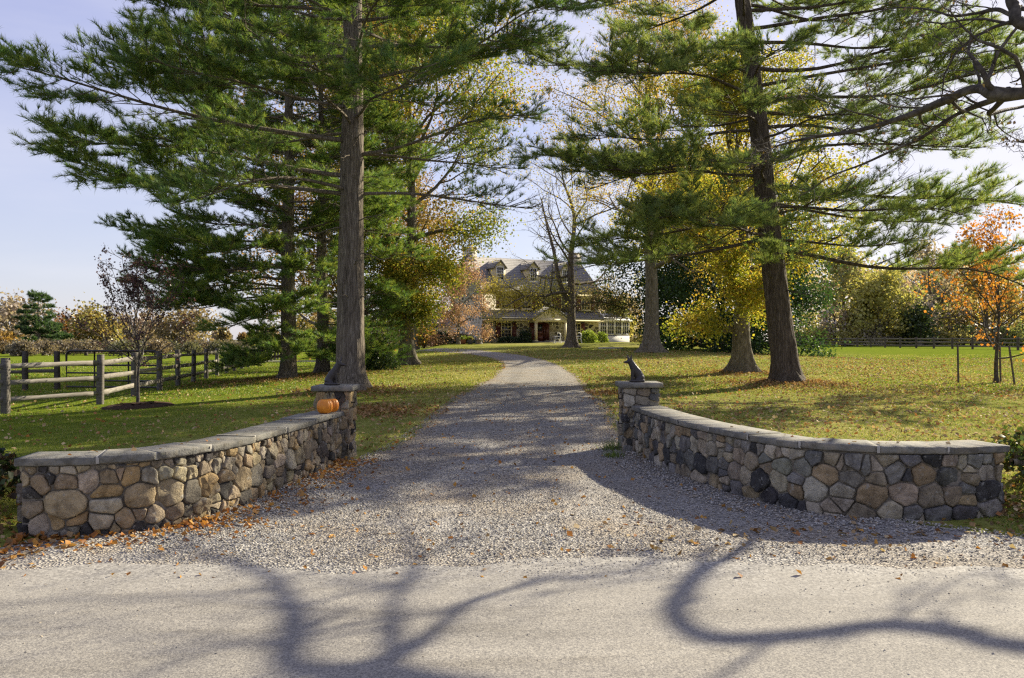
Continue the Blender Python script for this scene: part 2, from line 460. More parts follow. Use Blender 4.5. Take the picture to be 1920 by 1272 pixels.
c = t.mix(t.ramp(wv.outputs[0], [(.0, (.7, .7, .7)), (.25, (0, 0, 0))]), c, (.06, .052, .045))
t.bump(wv.outputs[0], .5, .04)
M['shingle'] = t.done(c, .9, .2)
M['slate'] = paint('slate', (.14, .145, .165), .7, .3, .45, 4)
M['cream'] = paint('cream', (.66, .57, .34), .6, .3, .15)
M['white_paint'] = paint('white_paint', (.74, .72, .66), .5, .3, .1)
M['shutter'] = paint('shutter', (.125, .038, .030), .5, .3, .25)
M['door_wood'] = paint('door_wood', (.15, .045, .028), .4, .4, .3, 5)
M['cushion'] = paint('cushion', (.03, .032, .036), .9, .2)
M['terracotta'] = paint('terracotta', (.36, .16, .08), .8, .2)
t = NT('window_glass')
M['window_glass'] = t.done((.025, .03, .035), .06, .6)

# ------------------------------------------------------------------ terrain, road, driveway
def spaced(lo, hi, step, far, grow=1.22):
    a = list(np.arange(lo, hi + 1e-6, step))
    s = step; x = hi; out = []
    while x < far[1]:
        s *= grow; x += s; out.append(x)
    s = step; x = lo; pre = []
    while x > far[0]:
        s *= grow; x -= s; pre.append(x)
    return np.array(pre[::-1] + a + out)

def grid_mesh(name, xs, ys, zf, mat):
    X, Y = np.meshgrid(xs, ys)
    V = np.c_[X.ravel(), Y.ravel(), zf(X, Y).ravel()]
    nx, ny = len(xs), len(ys)
    i = np.arange(nx * ny).reshape(ny, nx)
    F = np.stack([i[:-1, :-1], i[:-1, 1:], i[1:, 1:], i[1:, :-1]], -1).reshape(-1, 4)
    return MB().add(V, F).build(name, mat, smooth_=True)

structure(grid_mesh('ground', spaced(-26, 26, .35, (-330, 330)), spaced(-3, 80, .35, (-18, 330)), ground, M['lawn']))

def strip(name, left, right, zoff, mat, nx, ruts=False):
    """sheet between two edge polylines, following the ground"""
    left = np.asarray(left); right = np.asarray(right); n = len(left)
    u = np.linspace(0, 1, nx)
    P = left[:, None, :] * (1 - u)[None, :, None] + right[:, None, :] * u[None, :, None]
    Z = ground(P[..., 0], P[..., 1]) + zoff
    V = np.c_[P.reshape(-1, 2), Z.ravel()]
    i = np.arange(n * nx).reshape(n, nx)
    F = np.stack([i[:-1, :-1], i[:-1, 1:], i[1:, 1:], i[1:, :-1]], -1).reshape(-1, 4)
    col = None
    if ruts:
        uu = np.tile(u, n); w = np.repeat(smooth(25, 60, np.arange(n)), nx)
        k = (np.exp(-((uu - .27) / .08) ** 2) + np.exp(-((uu - .73) / .08) ** 2)) * (.75 + .3 * fnoise(V[:, 0], V[:, 1], 0, 1.1, 2))
        e = np.exp(-uu / .07) + np.exp(-(1 - uu) / .07)
        col = np.array([1, 1, 1.]) * (1 - w * (.20 * k))[:, None] * (1 - w[:, None] * e[:, None] * np.array([.12, .24, .42]))
    return MB().add(V, F, 0, col).build(name, mat, smooth_=True)

def road_edge(x):
    return 5.86 + .22 * fnoise(x, 0, 0, .9, 1) + .07 * fnoise(x, 3, 0, 5, 2)
xs = np.concatenate([np.linspace(-150, -10, 36)[:-1], np.linspace(-10, 10, 161), np.linspace(10, 150, 36)[1:]])
structure(strip('road', np.c_[xs, np.full(len(xs), -3.2)], np.c_[xs, road_edge(xs)], .016, M['asphalt'], 12))

def bez(pts, n):
    """smooth curve through points (Catmull-Rom), n samples"""
    P = np.asarray(pts, float)
    P = np.vstack([2 * P[0] - P[1], P, 2 * P[-1] - P[-2]])
    t = np.linspace(0, len(P) - 3 - 1e-6, n); k = t.astype(int); u = (t - k)[:, None]
    p0, p1, p2, p3 = P[k], P[k + 1], P[k + 2], P[k + 3]
    return .5 * (2 * p1 + (p2 - p0) * u + (2 * p0 - 5 * p1 + 4 * p2 - p3) * u ** 2 + (3 * p1 - p0 - 3 * p2 + p3) * u ** 3)

DL = bez([(-5.6, 5.5), (-3.9, 6.6), (-2.9, 8.2), (-2.15, 11), (-1.75, 14), (-1.35, 21.5), (-.6, 30.5), (-.55, 38.7), (-2.0, 46.5), (-5.0, 53), (-10, 58), (-24, 60.5)], 220)
DR = bez([(5.9, 5.5), (4.6, 6.6), (2.9, 8.2), (1.95, 11), (1.95, 14), (2.2, 21.5), (2.35, 30.5), (1.95, 38.7), (.7, 46.5), (-1.6, 53.2), (-6, 60), (-24, 64)], 220)
DLr = DL.copy(); DRr = DR.copy()
DLr[:, 0] += .10 * fnoise(DL[:, 1], 0, 0, 2.1, 0) + .06 * fnoise(DL[:, 1], 2, 0, 9, 1)
DRr[:, 0] += .10 * fnoise(DR[:, 1], 5, 0, 2.3, 2) + .06 * fnoise(DR[:, 1], 7, 0, 9, 3)
structure(strip('driveway', DLr, DRr, .010, M['gravel_bed'], 44, True))
def on_drive(X, Y, m=0.0):
    """inside the gravel, by interpolating the edges over Y (valid for Y<45)"""
    l = np.interp(Y, DL[:170, 1], DL[:170, 0]); r = np.interp(Y, DR[:170, 1], DR[:170, 0])
    return (X > l - m) & (X < r + m)

# ------------------------------------------------------------------ dry-laid stone facing
def clip(poly, n, d):
    """keep the part of the polygon where n.x <= d"""
    out = []; m = len(poly)
    for i in range(m):
        a, b = poly[i], poly[(i + 1) % m]
        da, db = n @ a - d, n @ b - d
        if da <= 0: out.append(a)
        if (da < 0 < db) or (db < 0 < da):
            out.append(a + (b - a) * da / (da - db))
    return out

STONE_L = [(.47, .38, .235), (.43, .355, .24), (.34, .285, .20), (.38, .34, .27), (.17, .15, .125), (.09, .085, .08), (.50, .36, .19), (.50, .44, .34), (.37, .29, .19), (.45, .38, .26)]
STONE_R = [(.30, .285, .245), (.40, .36, .285), (.17, .168, .165), (.085, .085, .088), (.48, .43, .33), (.38, .30, .19), (.54, .50, .41), (.24, .235, .22), (.34, .29, .215)]

def lay_stones(mb, L, H, frame, rng, pal, ax=1.4, radii=((.135, 12), (.105, 50), (.074, 320), (.046, 1100)), z0=-.12, prou=.036, gap=.0045, mi=0):
    pts = []; rad = []; ax = 1.0
    big = radii[0][0] / .135
    y = z0; row = 0
    while y < H:
        h = min(rng.choice([.08, .115, .15, .19, .22]) * rng.uniform(.88, 1.12) * big, max(.07, H - y + .02))
        x = -rng.uniform(0, .2); row += 1
        while x < L:
            w = max(.07, h * rng.uniform(.6, 1.25) + rng.uniform(-.01, .12))
            cx = x + w / 2; cy = y + h / 2 + .045 * big * float(fnoise(cx * 1.6, row * 1.3, L, 1.6, 1)) + rng.normal(0, .08) * h
            k = rng.random()
            if k < .30 and h > .13 * big:
                f = rng.uniform(.38, .62)
                pts += [np.array([cx + rng.normal(0, .01), cy - h / 2 + h * f / 2]), np.array([cx + rng.normal(0, .01), cy + h / 2 - h * (1 - f) / 2])]; rad += [h * f / 2, h * (1 - f) / 2]
            elif k < .40:
                pts += [np.array([cx - w * .17, cy]), np.array([cx + w * .36, cy + rng.choice([-.28, .28]) * h])]; rad += [min(w, h) * .48, min(w, h) * .2]
            else:
                pts.append(np.array([cx, cy])); rad.append(min(w, h) * .5)
            x += w
        y += h
    pts = np.array(pts); rad = np.array(rad)
    for i in range(len(pts)):
        p = pts[i]
        poly = [np.array(q) for q in ((0, z0), (L / ax, z0), (L / ax, H), (0, H))]
        near = np.where((np.abs(pts - p).max(1) < .75))[0]
        for j in near[np.argsort(((pts[near] - p) ** 2).sum(1))]:
            if j == i: continue
            q = pts[j]
            poly = clip(poly, 2 * (q - p), q @ q - p @ p - rad[j] ** 2 + rad[i] ** 2)
            if len(poly) < 3: break
        if len(poly) < 3: continue
        P = np.array(poly); P[:, 0] *= ax
        # inset by the joint
        c = P.mean(0)
        nrm = []
        m = len(P)
        area = .5 * abs(np.sum(P[:, 0] * np.roll(P[:, 1], -1) - P[:, 1] * np.roll(P[:, 0], -1)))
        if area < .0016: continue
        Q = [a for a in P]
        g = gap * rng.uniform(.7, 1.9)
        for k in range(m):
            a, b = P[k], P[(k + 1) % m]; e = b - a; le = np.linalg.norm(e)
            if le < 1e-5: continue
            n = np.array([e[1], -e[0]]) / le
            if n @ (c - a) > 0: n = -n
            Q = clip(Q, n, n @ a - g)
            if len(Q) < 3: break
        if len(Q) < 3: continue
        Q = np.array(Q)
        for cut in (.06, .16):    # ease the corners
            A = Q * (1 - cut) + np.roll(Q, -1, 0) * cut; B = Q * cut + np.roll(Q, -1, 0) * (1 - cut)
            Q = np.stack([A, B], 1).reshape(-1, 2)
        # even resample to 20 points, then roughen the outline a little
        dd = np.linalg.norm(np.roll(Q, -1, 0) - Q, axis=1); cum = np.r_[0, np.cumsum(dd)]
        K = 28; tt = np.linspace(0, cum[-1], K, endpoint=False)
        QQ = np.vstack([Q, Q[:1]])
        O = np.c_[np.interp(tt, cum, QQ[:, 0]), np.interp(tt, cum, QQ[:, 1])]
        c = O.mean(0); size = math.sqrt(area)
        O = c + (O - c) * (1 + .055 * fnoise(O[:, 0] * 38, O[:, 1] * 38, i, 1, i))[:, None]
        pr = prou * rng.uniform(.45, 1.25) * min(1.2, size / .16 + .3)
        tilt = rng.normal(0, .10, 2)
        rings = []
        for sc, dp in ((1.0, -.03), (1.0, pr * .45), (.965, pr * .90), (.80, pr * 1.0), (.40, pr * 1.02)):
            X = c + (O - c) * sc
            d = dp + ((X - c) @ tilt if sc < 1 or dp > 0 else 0) + .014 * fnoise(X[:, 0] * 24, X[:, 1] * 24, i, 1, i + 1) * (dp > 0)
            rings.append((X, d))
        V = np.concatenate([frame(X[:, 0], X[:, 1], np.asarray(d) + np.zeros(K)) for X, d in rings] + [frame(c[:1], c[1:2], np.array([pr * 1.07]))])
        nR = len(rings)
        idx = np.arange(nR * K).reshape(nR, K)
        F4 = np.stack([idx[:-1], np.roll(idx[:-1], -1, 1), np.roll(idx[1:], -1, 1), idx[1:]], -1).reshape(-1, 4)
        last = idx[-1]; F3 = np.stack([last, np.roll(last, -1), np.full(K, nR * K)], -1)
        col = np.array(pal[rng.integers(len(pal))]) * rng.uniform(.72, 1.15) * (1 + rng.normal(0, .018, 3))
        mb.add(V, F4, mi, col)
        mb.F.append(F3 + mb.n - len(V)); mb.M.append(np.full(K, mi, int))

class PathFrame:
    def __init__(self, pts, n=160, side=1):
        self.P = bez(pts, n)
        d = np.linalg.norm(np.diff(self.P, axis=0), axis=1); self.s = np.r_[0, np.cumsum(d)]; self.L = self.s[-1]
        T = np.gradient(self.P, axis=0); T /= np.linalg.norm(T, axis=1, keepdims=True)
        self.N = np.c_[T[:, 1], -T[:, 0]] * side
    def xy(self, s, d):
        s = np.asarray(s, float)
        x = np.interp(s, self.s, self.P[:, 0]) + np.interp(s, self.s, self.N[:, 0]) * d
        y = np.interp(s, self.s, self.P[:, 1]) + np.interp(s, self.s, self.N[:, 1]) * d
        return x, y
    def frame(self, s, z, d):
        x, y = self.xy(s, d); return np.c_[x, y, z]

def garden_wall(pts, side, pal, seed, label, joints, H=.625, capt=.066, thick=.36):
    rng = np.random.default_rng(seed)
    pf = PathFrame(pts, side=side)
    root = thing('stone_wall', label, 'wall', (*pf.P[80], 0), 'curved stone entrance walls')
    mb = MB()
    # mortar core: front skin, back skin, ends
    S = np.linspace(0, pf.L, 80); zz = np.linspace(-.15, H, 6)
    for d, flip in ((0.0, False), (-thick, True)):
        V = np.concatenate([pf.frame(S, np.full(80, z), np.full(80, d)) for z in zz])
        i = np.arange(480).reshape(6, 80)
        F = np.stack([i[:-1, :-1], i[:-1, 1:], i[1:, 1:], i[1:, :-1]], -1).reshape(-1, 4)
        mb.add(V, F[:, ::-1] if flip else F, 1)
    for s in (0, pf.L):
        V = [pf.frame(np.array([s]), np.array([z]), np.array([d]))[0] for (z, d) in ((-.15, 0), (-.15, -thick), (H, -thick), (H, 0))]
        mb.add(V, [(0, 1, 2, 3)], 1)
    lay_stones(mb, pf.L, H - .005, pf.frame, rng, pal)
    # end face by the road and the back face
    for (s0, sgn) in ((0.0, -1), (pf.L, 1)):
        k = 0 if s0 == 0 else -1
        base = np.r_[pf.P[k], 0]; N = np.r_[pf.N[k], 0]; Tn = np.array([-N[1], N[0], 0])
        out = (pf.P[k] - pf.P[2 if k == 0 else -3]); out = np.r_[out / np.linalg.norm(out), 0]
        fr = lambda u, z, d, b=base, n=N, o=out: b + np.outer(-u, n) + np.outer(np.asarray(d), o) + np.outer(z, [0, 0, 1])
        lay_stones(mb, thick, H - .005, fr, rng, pal, radii=((.12, 20), (.08, 60), (.05, 120)))
    bf = lambda u, z, d: pf.frame(u, z, -thick - np.asarray(d))
    lay_stones(mb, pf.L, H - .005, bf, rng, pal, radii=((.16, 20), (.11, 80), (.07, 160)))
    mb.build('stonework', [M['field_stone'], M['mortar']], root, smooth_=True)
    # coping slabs, each its own part, pale pointing between them
    edges = [-.05] + [j * pf.L for j in joints] + [pf.L + .05]
    grout = MB()
    for a, b in zip(edges[:-1], edges[1:]):
        sk = rng.normal(0, .02, 2)
        n = 17
        ca = MB()
        dz = rng.normal(0, .004); sh = rng.uniform(.72, 1.08)
        fo = .05 + rng.normal(0, .006); bo = thick + .045
        prof = [(fo - .010, H), (fo, H + .010), (fo - .004, H + capt * .5), (fo, H + capt - .007), (fo - .006, H + capt), (-bo + .006, H + capt), (-bo, H + capt - .006), (-bo, H + .01), (-bo + .01, H)]
        V = []
        for i in range(n):
            for (d, z) in prof:
                s = a + .006 + (b - a - .012) * i / (n - 1) + (sk[0] if i == 0 else sk[1] if i == n - 1 else 0) * 0
                s2 = min(max(s, 0), pf.L)
                p = pf.frame(np.array([s2]), np.array([z + dz]), np.array([d + (.010 * fnoise(s * 11, z * 40, d, 3, 2) if abs(d - fo) < .02 else 0)]))[0]
                k = 0 if s < 0 else (-1 if s > pf.L else None)
                if k is not None:
                    e = pf.P[k] - pf.P[2 if k == 0 else -3]; e /= np.linalg.norm(e); p[:2] += e * abs(s - s2)
                V.append(p)
        m = len(prof)
        F = [(i * m + j, i * m + (j + 1) % m, (i + 1) * m + (j + 1) % m, (i + 1) * m + j) for i in range(n - 1) for j in range(m)]
        ca.add(V, F, 0, (sh, sh, sh * .98))
        ca.F.append(np.array([list(range(m))[::-1]])); ca.M.append(np.array([0]))
        ca.F.append(np.array([[(n - 1) * m + j for j in range(m)]])); ca.M.append(np.array([0]))
        ca.build('capstone', M['flagstone'], root)
    for j in joints:
        s = j * pf.L
        V = [pf.frame(np.array([s + q]), np.array([z]), np.array([d]))[0] for q in (-.013, .013) for (d, z) in ((.044, H + .004), (.049, H + capt - .007), (.042, H + capt + .0025), (-thick - .03, H + capt + .0025))]
        grout.add(V, [(0, 1, 5, 4), (1, 2, 6, 5), (2, 3, 7, 6)], 0)
    grout.build('pointing', M['pale_mortar'], root)
    return root, pf
M['pale_mortar'] = paint('pale_mortar', (.40, .38, .33), .9, .1, .3, 20)

WL, pfL = garden_wall([(-4.17, 6.78), (-3.63, 6.86), (-3.2, 7.08), (-2.93, 7.55), (-2.74, 8.2), (-2.6, 9.25), (-2.5, 10.2), (-2.42, 11.2)], 1, STONE_L, 11,
    'curved tan fieldstone wall with flagstone coping carrying the pumpkins', [.115, .20, .31, .45, .60, .77, .90])
WR, pfR = garden_wall([(1.84, 12.0), (2.02, 10.4), (2.32, 9.1), (2.62, 8.25), (2.9, 7.8), (3.25, 7.58), (3.65, 7.49), (4.1, 7.48), (4.68, 7.62)], 1, STONE_R, 23,
    'curved grey and dark fieldstone wall with long flagstone coping, shaded on its drive side', [.09, .20, .33, .46, .58, .69, .80, .90])

def gate_pillar(x0, x1, y0, y1, H, pal, seed, label, hook_side):
    rng = np.random.default_rng(seed)
    cx, cy = (x0 + x1) / 2, (y0 + y1) / 2
    root = thing('gate_pillar', label, 'pillar', (cx, cy, 0), 'stone gate pillars')
    mb = MB()
    e = .02
    mb.box((cx, cy, H / 2 - .08), (x1 - x0 - 2 * e, y1 - y0 - 2 * e, H + .16), mi=1)
    W, D = x1 - x0, y1 - y0
    faces = ((np.array([x0, y0]), np.array([1, 0]), np.array([0, -1]), W), (np.array([x1, y0]), np.array([0, 1]), np.array([1, 0]), D),
             (np.array([x1, y1]), np.array([-1, 0]), np.array([0, 1]), W), (np.array([x0, y1]), np.array([0, -1]), np.array([-1, 0]), D))
    for (o, u, n, LL) in faces:
        fr = lambda s, z, d, o=o, u=u, n=n: np.c_[o[0] + s * u[0] + (np.asarray(d) - e) * n[0], o[1] + s * u[1] + (np.asarray(d) - e) * n[1], z]
        lay_stones(mb, LL, H, fr, rng, pal, radii=((.14, 12), (.10, 50), (.07, 200)), prou=.03)
    mb.build('stonework', [M['field_stone'], M['mortar']], root, smooth_=True)
    cap = MB(); ov = .055; t_ = .075
    k = 7
    ring = []
    for (zz, ins) in ((H, .010), (H + .010, 0), (H + t_ - .008, .0), (H + t_, .008)):
        pts = []
        for (ax, ay, bx, by) in ((x0, y0, x1, y0), (x1, y0, x1, y1), (x1, y1, x0, y1), (x0, y1, x0, y0)):
            for i in range(k):
                q = i / k
                px, py = ax + (bx - ax) * q, ay + (by - ay) * q
                sx = np.sign(px - cx) if abs(abs(px - cx) - W / 2) < 1e-6 else (px - cx) / (W / 2)
                sy = np.sign(py - cy) if abs(abs(py - cy) - D / 2) < 1e-6 else (py - cy) / (D / 2)
                o_ = ov - ins + .007 * fnoise(px * 20, py * 20, zz * 3, 1, seed)
                pts.append((px + sx * o_, py + sy * o_, zz))
        ring.append(pts)
    V = [p for r_ in ring for p in r_]; m = len(ring[0])
    cap.add(V, [(i * m + j, i * m + (j + 1) % m, (i + 1) * m + (j + 1) % m, (i + 1) * m + j) for i in range(3) for j in range(m)], 0, (1, 1, .98))
    cap.F.append(np.array([list(range(3 * m, 4 * m))])); cap.M.append(np.array([0]))
    cap.F.append(np.array([list(range(m))[::-1]])); cap.M.append(np.array([0]))
    cap.build('capstone', M['flagstone'], root)
    for hz in (.80, .42):
        hk = MB(); hx = x1 if hook_side > 0 else x0
        hk.tubes([(np.array([(hx - .02 * hook_side, y0 + .09, hz), (hx + .03 * hook_side, y0 + .09, hz), (hx + .055 * hook_side, y0 + .085, hz), (hx + .07 * hook_side, y0 + .08, hz + .012)]), np.full(4, .009), 8),
                  (np.array([(hx + .068 * hook_side, y0 + .08, hz - .005), (hx + .068 * hook_side, y0 + .08, hz + .03), (hx + .068 * hook_side, y0 + .08, hz + .07)]), np.full(3, .008), 8)])
        hk.build('hinge_pin', M['iron'], root)
    return root
PILLAR_H = .965
gate_pillar(-2.76, -2.29, 11.2, 11.67, PILLAR_H, STONE_L, 31, 'square stone gate pillar behind the pumpkins under a statue facing the drive', 1)
gate_pillar(1.68, 2.22, 12.0, 12.5, PILLAR_H, STONE_R, 32, 'square dark stone gate pillar whose statue stands out against the lawn', -1)

# ------------------------------------------------------------------ cast statues, pumpkins
def capsule_pts(mb, a, ra, b, rb, k=14, col=None):
    a = np.asarray(a, float); b = np.asarray(b, float)
    d = b - a; L = np.linalg.norm(d) + 1e-9
    n = max(3, int(L / .012))
    P = []; r = []
    for i in range(5):
        q = math.cos(pi / 2 * (1 - i / 5)); h = math.sqrt(max(0, 1 - ((1 - i / 5)) ** 2))
        P.append(a - d / L * ra * (1 - i / 5)); r.append(max(ra * h, .0008))
    for i in range(n + 1):
        P.append(a + d * i / n); r.append(ra + (rb - ra) * i / n)
    for i in range(1, 6):
        h = math.sqrt(max(0, 1 - (i / 5) ** 2))
        P.append(b + d / L * rb * i / 5); r.append(max(rb * h, .0008))
    mb.tubes([(np.array(P), np.array(r), k)], col=col)

def moulded(name, caps, loc, mat, scale=1.0, flip=1, rz=0.0, voxel=.0045, label=None, cat=None, group=None):
    mb = MB()
    ca, sa = cos(rz), sin(rz)
    def T(p):
        p = np.array(p, float) * scale; p[0] *= flip
        return np.array([p[0] * ca - p[1] * sa, p[0] * sa + p[1] * ca, p[2]])
    for (a, ra, b, rb) in caps:
        capsule_pts(mb, T(a), ra * scale, T(b), rb * scale)
    o = mb.build(name, mat, None)
    o.location = loc
    m = o.modifiers.new('remesh', 'REMESH'); m.mode = 'VOXEL'; m.voxel_size = voxel * scale; m.use_smooth_shade = True
    s = o.modifiers.new('smooth', 'SMOOTH'); s.iterations = 3; s.factor = .5
    if label: tag(o, label, cat, group)
    return o

FOX = [((.05, 0, .07), .074, (.0, 0, .16), .068), ((.0, 0, .16), .066, (-.045, 0, .225), .058), ((-.045, 0, .225), .057, (-.078, 0, .285), .048),
       ((-.078, 0, .285), .042, (-.098, 0, .318), .045), ((-.105, 0, .312), .038, (-.15, 0, .302), .022), ((-.15, 0, .302), .021, (-.19, 0, .300), .013),
       ((-.112, .024, .345), .020, (-.128, .034, .412), .006), ((-.092, -.024, .345), .020, (-.082, -.038, .412), .006),
       ((-.055, .028, .19), .026, (-.062, .03, .09), .016), ((-.062, .03, .09), .016, (-.066, .03, .015), .014), ((-.066, .03, .014), .014, (-.09, .03, .012), .012),
       ((-.055, -.028, .19), .026, (-.062, -.03, .09), .016), ((-.062, -.03, .09), .016, (-.066, -.03, .015), .014), ((-.066, -.03, .014), .014, (-.09, -.03, .012), .012),
       ((.06, .045, .07), .045, (.005, .055, .045), .032), ((.005, .055, .03), .022, (-.04, .058, .016), .014),
       ((.06, -.045, .07), .045, (.005, -.055, .045), .032), ((.005, -.055, .03), .022, (-.04, -.058, .016), .014),
       ((.09, 0, .045), .03, (.085, -.06, .026), .024), ((.085, -.06, .026), .026, (.0, -.095, .024), .028), ((.0, -.095, .024), .028, (-.09, -.085, .024), .020), ((-.09, -.085, .024), .02, (-.125, -.06, .022), .010),
       ((-.04, 0, .20), .045, (-.055, 0, .12), .03)]
CAPZ = PILLAR_H + .075
moulded('fox_statue', FOX, (1.91, 12.22, CAPZ - .004), M['bronze'], 1.03, 1, .1, label='dark bronze sitting fox with pricked ears on the grey pillar, seen against bright lawn', cat='statue', group='fox statues on the pillars')
moulded('fox_statue', FOX, (-2.57, 11.42, CAPZ - .004), M['bronze'], .98, -1, -.1, label='dark bronze sitting fox above the pumpkins, seen against a pine trunk', cat='statue', group='fox statues on the pillars')

def pumpkin(x, y, z, r, h, label, tint, seed):
    root = thing('pumpkin', label, 'pumpkin', (x, y, z), 'pumpkins on the wall')
    mb = MB(); prof = []
    for i in range(15):
        a = pi * i / 14
        prof.append((max(.012, r * abs(sin(a)) ** .75), h / 2 - h / 2 * cos(a) * (1 - .10 * (abs(cos(a)) ** 6))))
    ribf = lambda a, zz: 1 - .075 * abs(math.cos(a * 5.5 + seed)) ** 6
    mb.lathe((x, y, z), prof, 66, 0, tint, ribf)
    mb.build('flesh', M['pumpkin_skin'], root, smooth_=True)
    st = MB()
    P = np.array([(x, y, z + h * .93), (x + .003, y, z + h + .02), (x + .012, y - .004, z + h + .045), (x + .026, y - .01, z + h + .058)])
    st.tubes([(P, np.array([.026, .016, .013, .015]), 8)])
    st.build('stem', M['pumpkin_stem'], root, smooth_=True)
PZ = .625 + .066 - .004
pumpkin(-2.515, 10.70, PZ, .108, .215, 'larger front orange pumpkin with a pale stem on the wall end', (1, 1, 1), .3)
pumpkin(-2.475, 10.93, PZ, .10, .205, 'orange pumpkin half hidden behind the other one, against the pillar', (.92, .88, .8), 1.1)

# ------------------------------------------------------------------ trees
def unit(v):
    v = np.asarray(v, float); return v / (np.linalg.norm(v, axis=-1, keepdims=True) + 1e-9)

def trunk_geo(mb, P, r, k=26, rough=.05, flare=None, seed=0, mi=0):
    """bark-ridged trunk; flare = list of root angles"""
    P = np.asarray(P, float); n = len(P)
    T = unit(np.gradient(P, axis=0)); A = unit(np.cross(T, [0, 1.0, 0.0])); B = np.cross(T, A)
    th = np.arange(k) * 2 * pi / k
    rr = np.asarray(r)[:, None] * np.ones((1, k))
    zz = P[:, 2:3] - P[0, 2]
    rr = rr * (1 + rough * fnoise(np.cos(th)[None] * 3.2 + seed, np.sin(th)[None] * 3.2, zz * .7, 2.2, seed) + rough * .6 * fnoise(np.cos(th)[None] * 9, np.sin(th)[None] * 9, zz * 1.6 + seed, 2, seed + 1))
    if flare:
        for (a, amt, hgt) in flare:
            w = np.exp(-((np.angle(np.exp(1j * (th - a)))) / .33) ** 2)
            rr = rr * (1 + amt * w[None] * np.exp(-zz / hgt))
    V = P[:, None] + rr[..., None] * (A[:, None] * np.cos(th)[None, :, None] + B[:, None] * np.sin(th)[None, :, None])
    i = np.arange(n * k).reshape(n, k)
    F = np.stack([i[:-1], np.roll(i[:-1], -1, 1), np.roll(i[1:], -1, 1), i[1:]], -1).reshape(-1, 4)
    mb.add(V.reshape(-1, 3), F[:, ::-1], mi)

def needles(mb, P, D, rng, n=15, ln=.15, w=.011, spread=.75, up=.3, pal=None, shade=None):
    """tufts of needles at points P, growing along D"""
    N = len(P)
    if N == 0: return
    d = unit(D)[:, None, :] * .75 + rng.normal(0, spread, (N, n, 3)) * .62 + np.array([0, 0, up])
    d = unit(d)
    L = ln * rng.uniform(.7, 1.2, (N, n, 1))
    base = P[:, None, :] + unit(D)[:, None, :] * rng.uniform(-.05, .07, (N, n, 1))
    s = unit(np.cross(d, rng.normal(size=(N, n, 3)))) * w
    V = np.stack([base - s * .5, base + s * .5, base + d * L], 2).reshape(-1, 3)
    F = np.arange(N * n * 3).reshape(-1, 3)
    pal = np.array(pal); c = pal[rng.integers(len(pal), size=N)] * rng.uniform(.78, 1.25, (N, 1))
    C = np.repeat(c, n * 3, 0)
    mb.add(V, F, 0, C)

def leaves(mb, P, rng, size, C, up=.35, jit=.0, fold=.12, D=None):
    N = len(P)
    if N == 0: return
    P = P + rng.normal(0, 1, (N, 3)) * jit
    nrm = unit(rng.normal(size=(N, 3)) + np.array([0, 0, up]))
    d = unit(np.cross(nrm, rng.normal(size=(N, 3))))
    d[:, 2] -= .25; d = unit(d)
    s = unit(np.cross(nrm, d))
    L = (size * rng.uniform(.6, 1.25, (N, 1)))
    w = L * rng.uniform(.32, .5, (N, 1))
    V = np.stack([P, P + d * L * .45 + s * w + nrm * L * fold, P + d * L, P + d * L * .5 - s * w + nrm * L * fold * .6], 1).reshape(-1, 3)
    i = np.arange(N * 4).reshape(N, 4)
    F = np.concatenate([i[:, [0, 1, 2]], i[:, [0, 2, 3]]])
    mb.add(V, F, 0, np.repeat(C, 4, 0))

PINE_PAL = [(.11, .190, .046), (.155, .235, .054), (.20, .27, .058), (.11, .195, .07), (.25, .295, .065)]

